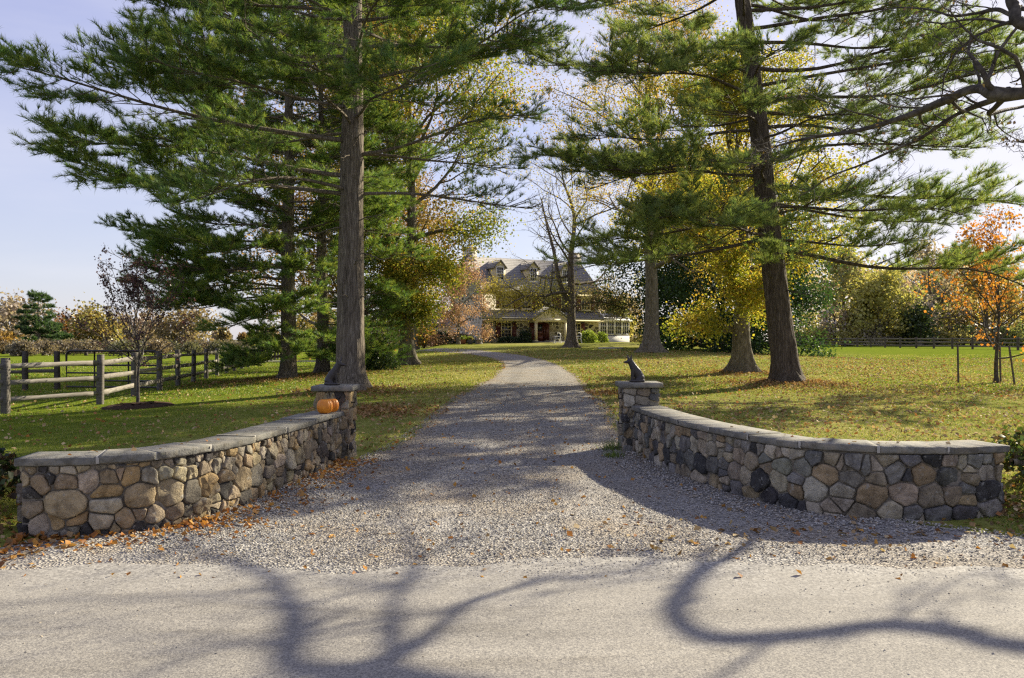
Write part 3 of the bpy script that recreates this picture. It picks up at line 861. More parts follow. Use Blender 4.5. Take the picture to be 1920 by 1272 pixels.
def pine(label, base, H, r, lean, limbs, auto, seed, dens=1.0, pal=PINE_PAL, group='white pines', flare=None, needle_w=.0125, ln=.19, low_dead=True, ntuft=20, tag_name='pine_tree', bark_m='pine_bark'):
    """limbs: (height, azimuth deg, length, rise at tip); auto: (z0, z1, step, maxlen) whorls"""
    rng = np.random.default_rng(seed)
    bx, by = base; bz = float(ground(bx, by)) - .05
    root = thing(tag_name, label, 'tree', (bx, by, bz), group)
    wood = MB(); fol = MB()
    n = int(H / .16)
    zz = np.linspace(0, H, n); t = zz / H
    P = np.c_[bx + lean[0] * t + .10 * fnoise(zz, seed, 0, .35, 1) * t ** .5, by + lean[1] * t + .08 * fnoise(zz, seed + 4, 0, .3, 2) * t ** .5, bz + zz]
    rad = r * (1 - .93 * t ** 1.05) + r * .45 * np.exp(-zz / .35) 
    trunk_geo(wood, P, rad, 40, .07, flare or [(rng.uniform(0, 6.28), .35, .35) for _ in range(5)], seed)
    def trunk_at(z):
        return np.array([np.interp(z, zz, P[:, i]) for i in range(3)]), np.interp(z, zz, rad)
    L_ = list(limbs)
    if auto:
        z = auto[0]
        while z < auto[1]:
            f = (z - auto[0]) / max(1e-6, H - auto[0])
            nl = rng.integers(4, 7); a0 = rng.uniform(0, 360)
            for k in range(nl):
                if rng.random() < .12: continue
                L_.append((z + rng.uniform(-.25, .25), a0 + 360 * k / nl + rng.uniform(-22, 22), auto[3] * (1 - f) ** .75 * rng.uniform(.65, 1.1) + .4, rng.uniform(-.1, .9)))
            z += auto[2] * rng.uniform(.8, 1.2)
    tubes = []; TP = []; TD = []
    for limb in L_:
        h, az, L, rise = limb[:4]; fd = limb[4] if len(limb) > 4 else 1.0
        p0, tr = trunk_at(h)
        a = R(az); d0 = np.array([cos(a), sin(a), 0]); sd = np.array([-sin(a), cos(a), 0])
        m = 12; u = np.linspace(0, 1, m)
        wob = .085 * L * (fnoise(u * 2.2, h * 3, az * .05, 1.4, 1)) * u
        z = rise * u ** 1.5 + .30 * np.sin(u * pi) * (.16 * L - .1) * rng.uniform(-.6, 1.2) + .075 * L * fnoise(u * 2.8, az, h, 1.5, 2) * u ** .7 + .03 * L * u ** 4
        Q = p0 + np.outer(u * L, d0) + np.outer(wob, sd) + np.outer(z, [0, 0, 1.0])
        lr = min(.016 + .0068 * L, tr * .6)
        tubes.append((Q, lr * (1 - .86 * u) + .004, 7))
        ns = int((L * 3.9 + 5) * dens)
        for j in range(ns):
            q = .16 + .84 * (j + rng.uniform(0, .9)) / ns
            if q > .99: q = .985
            o = np.array([np.interp(q, u, Q[:, i]) for i in range(3)])
            ln_s = (min(L * .40, 2.1) * math.sin(pi * (.18 + .72 * q)) ** .8 + .25) * rng.uniform(.55, 1.1)
            if q < .34: 
                if rng.random() > .35: continue
                ln_s *= .6
            sg = 1 if j % 2 else -1
            ang = R(rng.uniform(38, 68)) * sg
            dd = unit(d0 * cos(ang) + sd * sin(ang) + np.array([0, 0, rng.uniform(-.22, .38)]))
            us = np.linspace(0, 1, 5)
            S = o + np.outer(us * ln_s, dd) + np.outer(us ** 2 * ln_s, [0, 0, rng.uniform(-.05, .2)]) + np.outer(us ** 2 * ln_s * rng.normal(0, .1), d0)
            tubes.append((S, np.linspace(min(.016, lr * .5), .003, 5), 4))
            bare = q < .38 and low_dead
            nt = max(3, int(ln_s / .085))
            tw = np.sort(rng.uniform(.22, 1.0, nt)); sg2 = np.where(np.arange(nt) % 2, 1, -1)
            tb = np.stack([np.interp(tw, us, S[:, i]) for i in range(3)], 1)
            side = unit(np.cross(dd, [0, 0, 1.0]))
            td = unit(dd[None] * rng.uniform(.5, 1, (nt, 1)) + side[None] * (sg2 * rng.uniform(.3, .9, nt))[:, None] + np.c_[np.zeros(nt), np.zeros(nt), rng.uniform(-.15, .75, nt)])
            tl = rng.uniform(.20, .50, nt)
            te = tb + td * tl[:, None]
            keep = rng.random(nt) < 1
            for b_, e_ in zip(tb[::2], te[::2]):
                tubes.append((np.array([b_, (b_ + e_) / 2 + [0, 0, -.01], e_]), np.array([.006, .004, .002]), 3))
            if bare:
                if rng.random() < .7: continue
            pr = fd * min(1.0, .35 + (q - .2) * 1.6)
            for f in (.25, .5, .75, 1.0):
                k_ = rng.random(nt) < pr * np.clip(.95 + 1.5 * fnoise(tb[:, 0], tb[:, 1], tb[:, 2] * 1.6 + seed, 1.15, 1), .08, 1.0)
                TP.append((tb + (te - tb) * f)[k_]); TD.append(td[k_])
        # tip
        TP.append(Q[-3:]); TD.append(np.tile(unit(Q[-1] - Q[-3]), (3, 1)))
    for _ in range(16):          # dead grey stubs on the lower trunk
        p0, tr = trunk_at(rng.uniform(.10, .42) * min(H, 22)); a = rng.uniform(0, 6.28); L = rng.uniform(.25, 1.3)
        d = np.array([cos(a), sin(a), rng.uniform(-.25, .25)])
        S = np.array([p0 + d * (tr * .8 + L * w) + np.array([0, 0, -.12 * L * w * w]) + rng.normal(0, .025, 3) * (w > 0) for w in np.linspace(0, 1, 6)])
        tubes.append((S, np.linspace(.022, .006, 6), 5))
        for w in (2, 3, 4):
            dd = unit(d + rng.normal(0, .6, 3)); tubes.append((np.array([S[w], S[w] + dd * L * .25, S[w] + dd * L * .45 + rng.normal(0, .04, 3)]), np.array([.010, .006, .003]), 4))
    wood.tubes(tubes)
    TP = np.concatenate(TP); TD = np.concatenate(TD)
    needles(fol, TP, TD, rng, ntuft, ln, needle_w, .8, .38, pal)
    wood.build('trunk', M[bark_m], root, smooth_=True)
    fol.build('crown', M['needle'], root)
    return root

def grow(rng, base, H, r, n_limbs, h0, spread, shape, elev=(8, 62), wob=.16, levels=3, kids=(6, 5), fork=.8, lean=(0, 0), kl=.55, trunk_top=.86, gravity=.04, limb_k=7):
    """returns trunk polyline, radii, branch tubes, twig points + branch ids"""
    n = max(14, int(H / .35))
    zz = np.linspace(0, H * trunk_top, n); t = zz / zz[-1]
    sdd = rng.uniform(0, 50)
    P = np.c_[base[0] + lean[0] * t + .035 * H * fnoise(zz, sdd, 0, 2.2 / H * 3, 1) * t, base[1] + lean[1] * t + .035 * H * fnoise(zz, sdd + 9, 0, 2.2 / H * 3, 2) * t, base[2] + zz]
    rad = r * (1 - .88 * t ** .9) + r * .4 * np.exp(-zz / (r * 1.1))
    tubes = []; tw = []; ids = []
    def limb(p, d, L, rr, lev, bid):
        m = 8 if lev == 0 else 6 if lev == 1 else 4
        Q = [p]; dd = d.copy(); st = L / (m - 1)
        for i in range(m - 1):
            dd = unit(dd + rng.normal(0, wob * (1 + .25 * lev), 3) + np.array([0, 0, gravity]))
            Q.append(Q[-1] + dd * st)
        Q = np.array(Q); u = np.linspace(0, 1, m)
        R_ = rr * (1 - .82 * u) + .003
        tubes.append((Q, R_, limb_k if lev == 0 else 5 if lev == 1 else 3))
        if lev >= levels - 1:
            tw.append(Q[1:]); ids.append(np.full(m - 1, bid)); return
        if lev == levels - 2:
            tw.append(Q[-2:]); ids.append(np.full(2, bid))
        kn = kids[min(lev, len(kids) - 1)]
        for j in range(kn):
            q = .25 + .75 * (j + rng.uniform(.1, 1)) / kn
            q = min(q, .98)
            o = np.array([np.interp(q, u, Q[:, i]) for i in range(3)])
            k = min(m - 2, int(q * (m - 1))); tg = unit(Q[k + 1] - Q[k])
            pr = unit(np.cross(tg, rng.normal(size=3)))
            a = R(rng.uniform(25, 62))
            limb(o, unit(tg * cos(a) + pr * sin(a)), L * kl * rng.uniform(.6, 1.15) * (1.15 - .5 * q), max(.004, rr * (1 - .82 * q) * .62), lev + 1, bid * 7 + j + 1)
    a0 = rng.uniform(0, 6.28)
    for i in range(n_limbs):
        f = (i + rng.uniform(0, .9)) / n_limbs
        h = h0 + (1 - h0) * f
        z = h * zz[-1]
        p = np.array([np.interp(z, zz, P[:, k]) for k in range(3)])
        az = a0 + 2.4 * i + rng.normal(0, .3)
        el = R(elev[0] + (elev[1] - elev[0]) * f + rng.normal(0, 7))
        d = np.array([cos(az) * cos(el), sin(az) * cos(el), sin(el)])
        L = spread * shape(f) * rng.uniform(.8, 1.15)
        limb(p, d, L, np.interp(z, zz, rad) * rng.uniform(.42, .62), 0, i + 1)
    return P, rad, tubes, np.concatenate(tw), np.concatenate(ids)

def broadleaf(name, label, base, H, r, pal, n_leaf, size, seed, group=None, extra=(), spread=5.5, n_limbs=15, h0=.28, elev=(5, 65), shape=None, jit=.25, mat='oak_bark', flare=None,
              levels=3, kids=(6, 5), k=20, lean=(0, 0), kl=.55, bias=None, wob=.16, up=.35, gravity=.04, cat='tree', keep=None, trunk_top=.86, rough=.05, bz=None):
    rng = np.random.default_rng(seed)
    bz = float(ground(*base)) - .06 if bz is None else bz
    root = thing(name, label, cat, (base[0], base[1], bz), group)
    shape = shape or (lambda f: math.sqrt(max(.12, 1 - ((f - .38) / .72) ** 2)))
    P, rad, tubes, tw, ids = grow(rng, (base[0], base[1], bz), H, r, n_limbs, h0, spread, shape, elev, wob, levels, kids, lean=lean, kl=kl, gravity=gravity, trunk_top=trunk_top)
    for (pts, r0, r1) in extra:
        Q = bez(np.array(pts) + np.array([base[0], base[1], bz]), 22); u = np.linspace(0, 1, 22)
        tubes.append((Q, r0 + (r1 - r0) * u, 9))
        for q in range(6, 22):
            for _ in range(3):
                d = unit(rng.normal(size=3) + np.array([0, 0, .2])); L = rng.uniform(.8, 2.2)
                S = np.array([Q[q] + d * L * w + np.array([0, 0, .1 * w * w]) + rng.normal(0, .05, 3) for w in np.linspace(0, 1, 5)])
                tubes.append((S, np.linspace(.03, .006, 5), 4)); tw = np.concatenate([tw, np.repeat(S[1:], 3, 0)]); ids = np.concatenate([ids, np.full(12, q)])
    wood = MB(); trunk_geo(wood, P, rad, k, rough, flare, seed); wood.tubes(tubes)
    wood.build('trunk', M[mat], root, smooth_=True)
    if n_leaf:
        sel = rng.integers(len(tw), size=n_leaf)
        if keep is not None:      # thin some branches out
            ok = keep(tw, rng); good = np.where(ok)[0]; sel = good[rng.integers(len(good), size=n_leaf)]
        p = tw[sel]
        pal = np.array(pal)
        key = (fnoise(ids[sel] * 1.7, ids[sel] * .3, seed, 3.1, 1) * .5 + .5) * .75 + rng.random(n_leaf) * .45 - .1
        if bias is not None: key = key + bias(p)
        ki = np.clip(key, 0, .999) * (len(pal) - 1); i0 = ki.astype(int); fr = (ki - i0)[:, None]
        C = pal[i0] * (1 - fr) + pal[np.minimum(i0 + 1, len(pal) - 1)] * fr
        C = C * rng.uniform(.7, 1.25, (n_leaf, 1))
        fol = MB(); leaves(fol, p, rng, size, C, up, jit)
        fol.build('crown', M['leaf'], root)
    return root

# --- the two big pines at the entrance
pine('tall pine with a grey furrowed trunk just behind the pumpkin pillar, layered dark green limbs', (-4.57, 22.4), 25, .40, (.25, .2),
     [(7.0, 208, 8.2, .45), (6.0, 201, 7.4, .5), (5.5, 196, 7.0, .1), (5.6, 232, 5.4, -1.1), (5.5, 4, 5.0, -.4, .2), (6.6, 350, 5.2, .9, .3), (6.6, 16, 4.4, -.6, .3),
      (7.4, 262, 4.0, .2), (7.6, 300, 4.6, .2), (7.2, 150, 5.0, .2), (6.2, 100, 4.5, 0), (8.4, 190, 6.6, .3), (8.6, 335, 6.0, .5, .9), (8.5, 240, 4.4, .3), (9.4, 176, 5.6, .4),
      (9.6, 206, 5.2, .5), (9.6, 10, 5.6, .3, .5), (9.4, 292, 4.4, .3), (10.4, 340, 5.4, .5, .6), (10.5, 158, 5.2, .6), (10.3, 228, 4.6, .4), (10.2, 60, 4.4, .3, .35), (7.9, 222, 5.6, .1), (10.9, 275, 3.6, .3), (10.6, 195, 5.4, .4)],
     (11.8, 24.3, 1.2, 4.7), 101, 1.0)
pine('large pine leaning over a bare root mound on the lawn, long sagging airy limbs', (8.55, 24.8), 25, .40, (-2.7, .3),
     [(4.5, 197, 6.3, -1.3, .9), (4.9, 188, 5.6, -.9, .7), (4.1, 345, 7.6, -1.9, .8), (6.1, 352, 8.2, -1.1, 1.0), (7.9, 5, 6.4, -.9, .7), (8.6, 340, 7.0, -.5, .8), (6.4, 176, 5.4, -.4, .15), (6.9, 192, 6.8, -.5, 1.3), (6.7, 205, 6.0, -.5, 1.2),
      (10.3, 195, 6.8, -1.6, .7), (12.0, 200, 6.6, -1.8, .5), (4.6, 232, 4.8, -.6, 1.1), (4.9, 215, 5.0, -.6, 1.1), (3.7, 262, 2.6, -.3, 1.1), (5.2, 285, 3.4, -.3, .9), (8.9, 215, 5.2, -.3, .8), (9.8, 350, 7.2, .1, .8), (10.6, 10, 6.6, .2, .8), (11.0, 330, 6.6, .2, .8),
      (9.4, 265, 3.6, -.2, .7), (7.4, 100, 3.4, -.3, .6), (8.2, 150, 3.4, -.4, .6), (9.0, 40, 5.5, -.2, .6), (5.6, 60, 5.0, -.6, .5), (5.0, 130, 3.0, -.6, .6), (7.0, 320, 5.6, -.4, .6), (7.6, 290, 4.0, -.3, .6), (8.4, 15, 6.6, -.5, .6), (9.2, 330, 6.4, 0, .7), (5.6, 10, 5.6, -.8, .5), (5.4, 335, 5.4, -.9, .6), (8.0, 240, 4.4, -.4, .7), (9.6, 205, 5.6, -.9, .7), (7.8, 185, 5.6, -.7, .6), (6.2, 250, 3.6, -.4, .8), (11.6, 350, 6.0, .2, .7), (11.8, 20, 5.6, .2, .6), (10.9, 130, 3.4, 0, .6), (11.4, 250, 4.2, .2, .8), (4.4, 318, 4.2, -.5, .5)],
     (12.4, 24.3, 1.5, 4.6), 102, .80, pal=[(.15, .22, .065), (.20, .26, .075), (.24, .29, .085), (.15, .22, .09), (.28, .31, .10)], ln=.20, ntuft=18, bark_m='dark_bark')
# --- pines behind
pine('pine in the shade between the long fence and the big pine, low sweeping boughs', (-8.5, 30.2), 19, .30, (.1, .2),
     [(2.9, 200, 4.2, -.4), (2.4, 250, 3.4, -.6), (3.4, 170, 4.5, -.4), (3.0, 290, 3.6, -.5), (4.2, 210, 5.2, -.2), (4.4, 150, 4.8, -.2), (4.6, 260, 4.6, -.3), (1.6, 220, 1.3, -.4, 1.3), (1.7, 320, 3.0, -.4), (.8, 205, 2.4, -.5, 1.4), (1.0, 245, 2.4, -.5, 1.4), (1.3, 280, 2.6, -.5, 1.3), (2.0, 240, 1.5, -.3, 1.2), (2.6, 270, 3.4, -.4, 1.2), (3.5, 235, 4.4, -.3, 1.2), (3.8, 178, 5.4, -.3, 1.2), (1.3, 165, 2.2, -.6, 1.3), (2.9, 185, 4.4, -.3, 1.2), (4.0, 300, 3.6, -.2), (4.8, 240, 4.8, -.1), (5.2, 190, 5.6, .1)],
     (5.6, 18.5, .95, 5.2), 103, .85, pal=PINE_PAL, needle_w=.015, ln=.17)
pine('slim dark pine trunk standing close behind the shaded pine', (-7.9, 33.2), 17, .26, (0, .1),
     [(2.4, 300, 3.4, -.5), (2.8, 20, 3.2, -.4), (1.4, 340, 2.6, -.4), (1.5, 250, 2.6, -.4), (.9, 200, 3.0, -.4, 1.3), (.8, 300, 2.8, -.4, 1.3), (1.1, 20, 2.6, -.4, 1.2), (2.0, 330, 3.0, -.4), (3.4, 350, 3.4, -.3), (3.8, 290, 3.2, -.3)], (4.4, 16.5, 1.1, 4.4), 104, .75, needle_w=.016, ln=.17, ntuft=12)
pine('young bushy pine growing low between the big pine trunk and the driveway', (-6.25, 34.0), 3.6, .08, (0, 0), [], (.3, 3.5, .42, 1.35), 105, .9, pal=[(.09, .17, .045), (.12, .20, .05), (.15, .22, .06)], needle_w=.014, low_dead=False, ntuft=12)

OAKG = [(.11, .19, .03), (.17, .25, .035), (.27, .31, .045), (.38, .36, .055), (.45, .35, .055), (.47, .25, .05)]
GOLD = [(.18, .25, .035), (.31, .33, .045), (.45, .40, .055), (.52, .41, .06), (.50, .30, .05)]
BROWN = [(.12, .10, .03), (.22, .14, .035), (.30, .17, .04), (.30, .12, .035), (.20, .09, .03)]
OLIVE = [(.12, .155, .055), (.19, .20, .065), (.28, .25, .08), (.37, .28, .09), (.40, .24, .08)]

roots = [(a, .8, .55) for a in (.4, 1.5, 2.6, 3.7, 4.6, 5.6)]
broadleaf('oak_tree', 'oak turning from green to orange behind the big pine, smooth trunk beside the drive', (-4.85, 37), 19, .34, OAKG, 110000, .112, 201, 'oaks in autumn leaf', spread=6.2, n_limbs=32, h0=.10, flare=roots, jit=.4, elev=(14, 70), shape=lambda f: (.19 + .81 * float(smooth(.06, .46, f))) * math.sqrt(max(.15, 1 - ((f - .45) / .68) ** 2)))
broadleaf('oak_tree', 'brown-leaved oak in the shade behind the two pines by the fence', (-8.9, 43), 19, .32, BROWN[:1] + OLIVE[2:] + BROWN[2:4], 55000, .14, 202, 'oaks in autumn leaf', spread=7.0, n_limbs=26, h0=.10, jit=.4)
broadleaf('oak_tree', 'golden oak with a stout straight trunk just behind the leaning pine', (8.8, 30.5), 11.6, .36, [OAKG[1], OAKG[2]] + GOLD[1:], 64000, .098, 203, 'oaks in autumn leaf', spread=4.4, n_limbs=26, h0=.17, flare=roots, jit=.26, elev=(4, 65), shape=lambda f: (.50 + .5 * float(smooth(.05, .4, f))) * math.sqrt(max(.15, 1 - ((f - .4) / .7) ** 2)))
broadleaf('oak_tree', 'tall oak with a pale trunk and spreading roots before the sunroom, thin yellow crown', (8.75, 50), 22, .50, GOLD[1:] + OLIVE[2:4], 32000, .115, 204, 'oaks in autumn leaf', spread=8.5, n_limbs=20, h0=.26, flare=roots, jit=.35, elev=(10, 68))
broadleaf('oak_tree', 'dark forked oak before the porch, thin olive and yellow leaves', (4.6, 61.5), 16, .40, [(.21, .16, .095), (.18, .19, .065), (.31, .31, .075), (.46, .41, .07), (.50, .42, .08)], 21000, .115, 205, 'oaks in autumn leaf', spread=6.4, n_limbs=17, h0=.24, flare=roots, jit=.35, mat='pine_bark', elev=(0, 62),
          extra=[([(0, 0, 2.6), (-.35, -.1, 3.6), (-1.0, -.1, 5.4), (-1.35, 0, 7.4), (-1.9, .2, 9.6), (-2.3, .3, 11.5)], .26, .04), ([(0, 0, 2.8), (-1.5, -.3, 3.2), (-3.2, -.5, 3.9), (-4.8, -.4, 4.0), (-6.2, -.3, 4.6)], .12, .03), ([(0, 0, 3.2), (1.5, -.5, 3.5), (3, -.6, 3.4), (4.0, -.5, 3.0)], .10, .03)], keep=lambda p, g: (p[:, 2] < 6.3) | ((p[:, 0] > 4.0) & (g.random(len(p)) < .7)) | (g.random(len(p)) < .12), bias=lambda p: -.12 * (p[:, 0] - 4.6))
broadleaf('beech_tree', 'dark green spreading beech drooping to the grass behind the golden oak', (15.2, 58), 9, .35, [(.018, .045, .016), (.028, .065, .02), (.045, .09, .028), (.07, .12, .03)], 90000, .19, 206, spread=6.8, n_limbs=30, h0=.03, jit=.55, elev=(-14, 55), flare=roots)
broadleaf('oak_tree', 'yellow oak standing behind the right end of the house', (17.5, 74), 17, .36, GOLD, 26000, .2, 207, 'oaks in autumn leaf', spread=7.0, n_limbs=15, h0=.2, jit=.4)
broadleaf('oak_tree', 'thin bare-topped oak between the left pine and the house, rusty leaf clumps', (-8.5, 70), 15, .26, OLIVE[2:] + BROWN[1:3], 8000, .16, 208, 'oaks in autumn leaf', spread=5.2, n_limbs=14, h0=.2, jit=.3)
broadleaf('maple_tree', 'low japanese maple with dusty pink leaf tiers at the corner of the house', (-4.75, 70.5), 6.4, .17, [(.34, .20, .13), (.42, .26, .19), (.48, .30, .22), (.36, .25, .15), (.26, .20, .11)], 16000, .12, 209, spread=2.7, n_limbs=18, h0=.12, elev=(-12, 58), jit=.22, up=1.0, bias=None)

# --- the bare oak beside the road: its low limbs reach into the frame and shade the road
def from_shadow(px, py, h):
    """point at height h whose sun shadow falls on the level road at that photo pixel"""
    Y = 1.7 * F_PX / (py - 636); X = (px - 960) / F_PX * Y
    return np.array([X, Y, 0]) + SUNV / SUNV[2] * h

def near_oak():
    rng = np.random.default_rng(301)
    bx, by = 13.4, 10.0
    root = thing('oak_tree', 'nearly bare oak beyond the frame edge reaching grey limbs over the wall and road', 'tree', (bx, by, 0))
    wood = MB(); tubes = []; tips = []
    zz = np.linspace(-.1, 15, 50); t = np.clip(zz / 15, 0, 1)
    trunk_geo(wood, np.c_[bx + .3 * fnoise(zz, 1, 0, .3, 1), by + .3 * fnoise(zz, 5, 0, .3, 2), zz], .42 * (1 - .75 * t) + .2 * np.exp(-zz / .5), 24, .06, None, 5)
    def sprout(Q, rr, n, L, lev=0, lo=.1, drop=0.0, zmin=None):
        u = np.linspace(0, 1, len(Q))
        for j in range(n):
            q = lo + (1 - lo) * (j + rng.uniform(0, 1)) / n
            q = min(q, .985)
            o = np.array([np.interp(q, u, Q[:, i]) for i in range(3)])
            k = min(len(Q) - 2, int(q * (len(Q) - 1))); tg = unit(Q[k + 1] - Q[k])
            pr = unit(np.cross(tg, rng.normal(size=3))); pr[2] = pr[2] * .75 + .1 - drop
            a = R(rng.uniform(30, 75))
            d = unit(tg * cos(a) + pr * sin(a)); l = L * rng.uniform(.45, 1.2) * (1.1 - .4 * q)
            m = 7; S = [o]
            for i in range(m - 1):
                d = unit(d + rng.normal(0, .24, 3) + np.array([0, 0, .03 - drop * .12])); S.append(S[-1] + d * l / (m - 1))
            S = np.array(S); r0 = max(.0035, np.interp(q, u, rr) * rng.uniform(.3, .5))
            r_ = r0 * (1 - .8 * np.linspace(0, 1, m)) + .0012
            tubes.append((S, r_, 5 if lev == 0 else 3))
            if lev < 2: sprout(S, r_, [5, 4][lev] if lev < 2 else 0, l * .55, lev + 1, .2, drop)
            else: tips.append(S[2:])
            if lev == 1: tips.append(S[-2:])
    def limb(pts, r0, r1, n, L, lo=.1, drop=0.0, knots=()):
        Q = bez(pts, 48); u = np.linspace(0, 1, 48)
        Q = Q + np.c_[fnoise(u * 12, r0 * 99, 0, 1.2, 1), fnoise(u * 12, 3, 0, 1.2, 2), fnoise(u * 12, 7, 0, 1.2, 3)] * .035
        rr = (r0 + (r1 - r0) * u ** .8) * (1 + .10 * fnoise(u * 20, r0 * 50, 0, 1, 2))
        for (uk, amt) in knots: rr = rr * (1 + amt * np.exp(-((u - uk) / .025) ** 2))
        tubes.append((Q, rr, 10))
        if n: sprout(Q, rr, n, L, 0, lo, drop)
        return Q, rr
    knot = at(1888, 178, 10.4)
    limb([(13.2, 10.0, 4.1), (11.2, 9.95, 4.75), (9.0, 10.0, 5.05), (7.6, 10.15, 5.02), knot, at(1830, 166, 10.8), at(1770, 190, 11.2), at(1700, 216, 11.6), at(1600, 247, 12.2), at(1500, 264, 12.8), at(1410, 292, 13.2)],
         .135, .012, 17, 1.7, .36, .12, ((.42, .45),))
    limb([knot, at(1850, 196, 11.0), at(1800, 210, 11.5), at(1740, 250, 12.0), at(1660, 290, 12.6), at(1560, 330, 13.2), at(1500, 372, 13.6)], .05, .008, 11, 1.2, .2, .2)
    limb([knot, (6.75, 10.98, 5.0), (6.98, 11.63, 5.0), (8.1, 12.6, 5.4), (9.5, 13.45, 5.8)], .06, .015, 6, 1.2, .3)
    limb([(13.2, 10.0, 5.4), (10.4, 10.2, 5.75), (8.2, 10.4, 5.8), at(1925, 48, 10.5), at(1900, 8, 10.6), at(1880, -60, 10.7), (6.1, 10.9, 8.2)], .12, .05, 9, 1.7, .4, .05)
    limb([at(1925, 48, 10.5), at(1860, 20, 11.0), at(1790, 30, 11.6), at(1700, 12, 12.2), at(1600, 40, 13)], .035, .006, 9, 1.2, .15, .15)
    hs = [5.0, 5.0, 4.95, 4.9, 4.9, 4.9, 4.88, 4.85, 4.75]
    sh = [(1915, 1214), (1800, 1197), (1650, 1182), (1500, 1197), (1350, 1206), (1282, 1186), (1256, 1140), (1292, 1086), (1385, 1034)]
    B = [from_shadow(a, b, h) for (a, b), h in zip(sh, hs)]
    limb([(13.2, 10.1, 4.6), (11.6, 10.2, 4.95)] + B + [B[-1] + [.55, .9, .05]], .085, .05, 7, .55, .25)
    limb([B[-2], B[-1] + [-.15, .1, .05], from_shadow(1300, 1045, 4.8), from_shadow(1225, 1055, 4.8), from_shadow(1210, 1030, 4.85)], .035, .012, 5, .8, .2)
    limb([B[2], from_shadow(1700, 1150, 5.1), from_shadow(1780, 1100, 5.2), from_shadow(1880, 1060, 5.3)], .025, .008, 5, .8, .2)
    # upper limbs, out of the picture
    for i in range(9):
        a = 2.4 * i + 1; z = 7.5 + i * .85
        d = np.array([cos(a) * .8, sin(a) * .8, .6])
        Q = [np.array([bx, by, z]) + d * s + rng.normal(0, .2, 3) * s * .2 for s in np.linspace(0, 4.5, 6)]
        limb(Q, .11, .02, 6, 1.4, .3)
    wood.tubes(tubes)
    wood.build('trunk', M['twig_bark'], root, smooth_=True)
    tp = np.concatenate(tips); sel = rng.integers(len(tp), size=800)
    pal = np.array([(.06, .04, .028), (.05, .035, .025), (.10, .07, .03), (.14, .10, .03)])
    fol = MB(); leaves(fol, tp[sel], rng, .06, pal[rng.integers(4, size=800)], -.2, .05)
    fol.build('crown', M['leaf'], root)
near_oak()

# --- young trees
def vase(f): return .55 + .45 * math.sin(pi * min(1, f + .15))
broadleaf('young_tree', 'young vase-shaped tree with small dark purple leaves standing in a mulch ring', (-9.02, 19.2), 3.3, .045, [(.035, .018, .026), (.06, .03, .04), (.09, .04, .045), (.05, .03, .03)], 3000, .055, 401,
          spread=2.1, n_limbs=18, h0=.34, elev=(48, 80), shape=vase, jit=.05, mat='twig_bark', kids=(7, 5), k=12, kl=.42, trunk_top=.72, wob=.10, rough=.03)
broadleaf('young_tree', 'young tree with bright orange leaves standing between wooden stakes on the lawn', (16.0, 26.3), 4.7, .075, [(.40, .15, .03), (.50, .20, .035), (.54, .26, .05), (.44, .17, .03), (.36, .25, .05)], 3000, .10, 402,
          spread=2.6, n_limbs=16, h0=.22, elev=(25, 75), jit=.10, mat='twig_bark', kids=(6, 5), k=12, kl=.5, trunk_top=.8, rough=.03)
for (px, top, bot, Yk, lx, lab) in ((1797, 643, 715, 26.0, 0, 'thin wooden stake standing apart on the pine side of the orange young tree'), (1876, 640, 708, 26.9, .0, 'thin upright wooden stake close behind the orange young tree'), (1903, 645, 718, 25.6, -.16, 'thicker wooden stake leaning toward the orange young tree')):
    X = (px - 960) / F_PX * Yk; z0 = float(ground(X, Yk))
    tag(MB().bar((X, Yk, z0 - .1), (X + lx, Yk + .05, z0 + 1.25), .045, .045, jit=.06, rng=np.random.default_rng(px), col=(.55, .5, .48)).build('tree_stake', M['weathered_wood']), lab, 'stake', 'stakes round the young tree')
rg = np.random.default_rng(5)
mb = MB(); n_ = 40; 
V = [(-9.02, 19.2, float(ground(-9.02, 19.2)) + .10)]
for k_, (rr_, hh_) in enumerate(((.35, .085), (.6, .05), (.78, .02), (.86, -.03))):
    for j in range(n_):
        a = 2 * pi * j / n_; q = rr_ * (1 + .10 * fnoise(cos(a) * 2, sin(a) * 2, 0, 1.5, 1) + .04 * rg.normal())
        x, y = -9.02 + q * cos(a) * 1.05, 19.2 + q * sin(a); V.append((x, y, float(ground(x, y)) + hh_ + .012 * rg.normal()))
F4 = [(1 + i * n_ + j, 1 + i * n_ + (j + 1) % n_, 1 + (i + 1) * n_ + (j + 1) % n_, 1 + (i + 1) * n_ + j) for i in range(3) for j in range(n_)]
mb.add(V, F4); mb.F.append(np.array([(0, 1 + j, 1 + (j + 1) % n_) for j in range(n_)])); mb.M.append(np.zeros(n_, int))
tag(mb.build('mulch_ring', M['mulch'], smooth_=True), 'low round mound of brown bark mulch at the foot of the purple young tree', 'mulch')

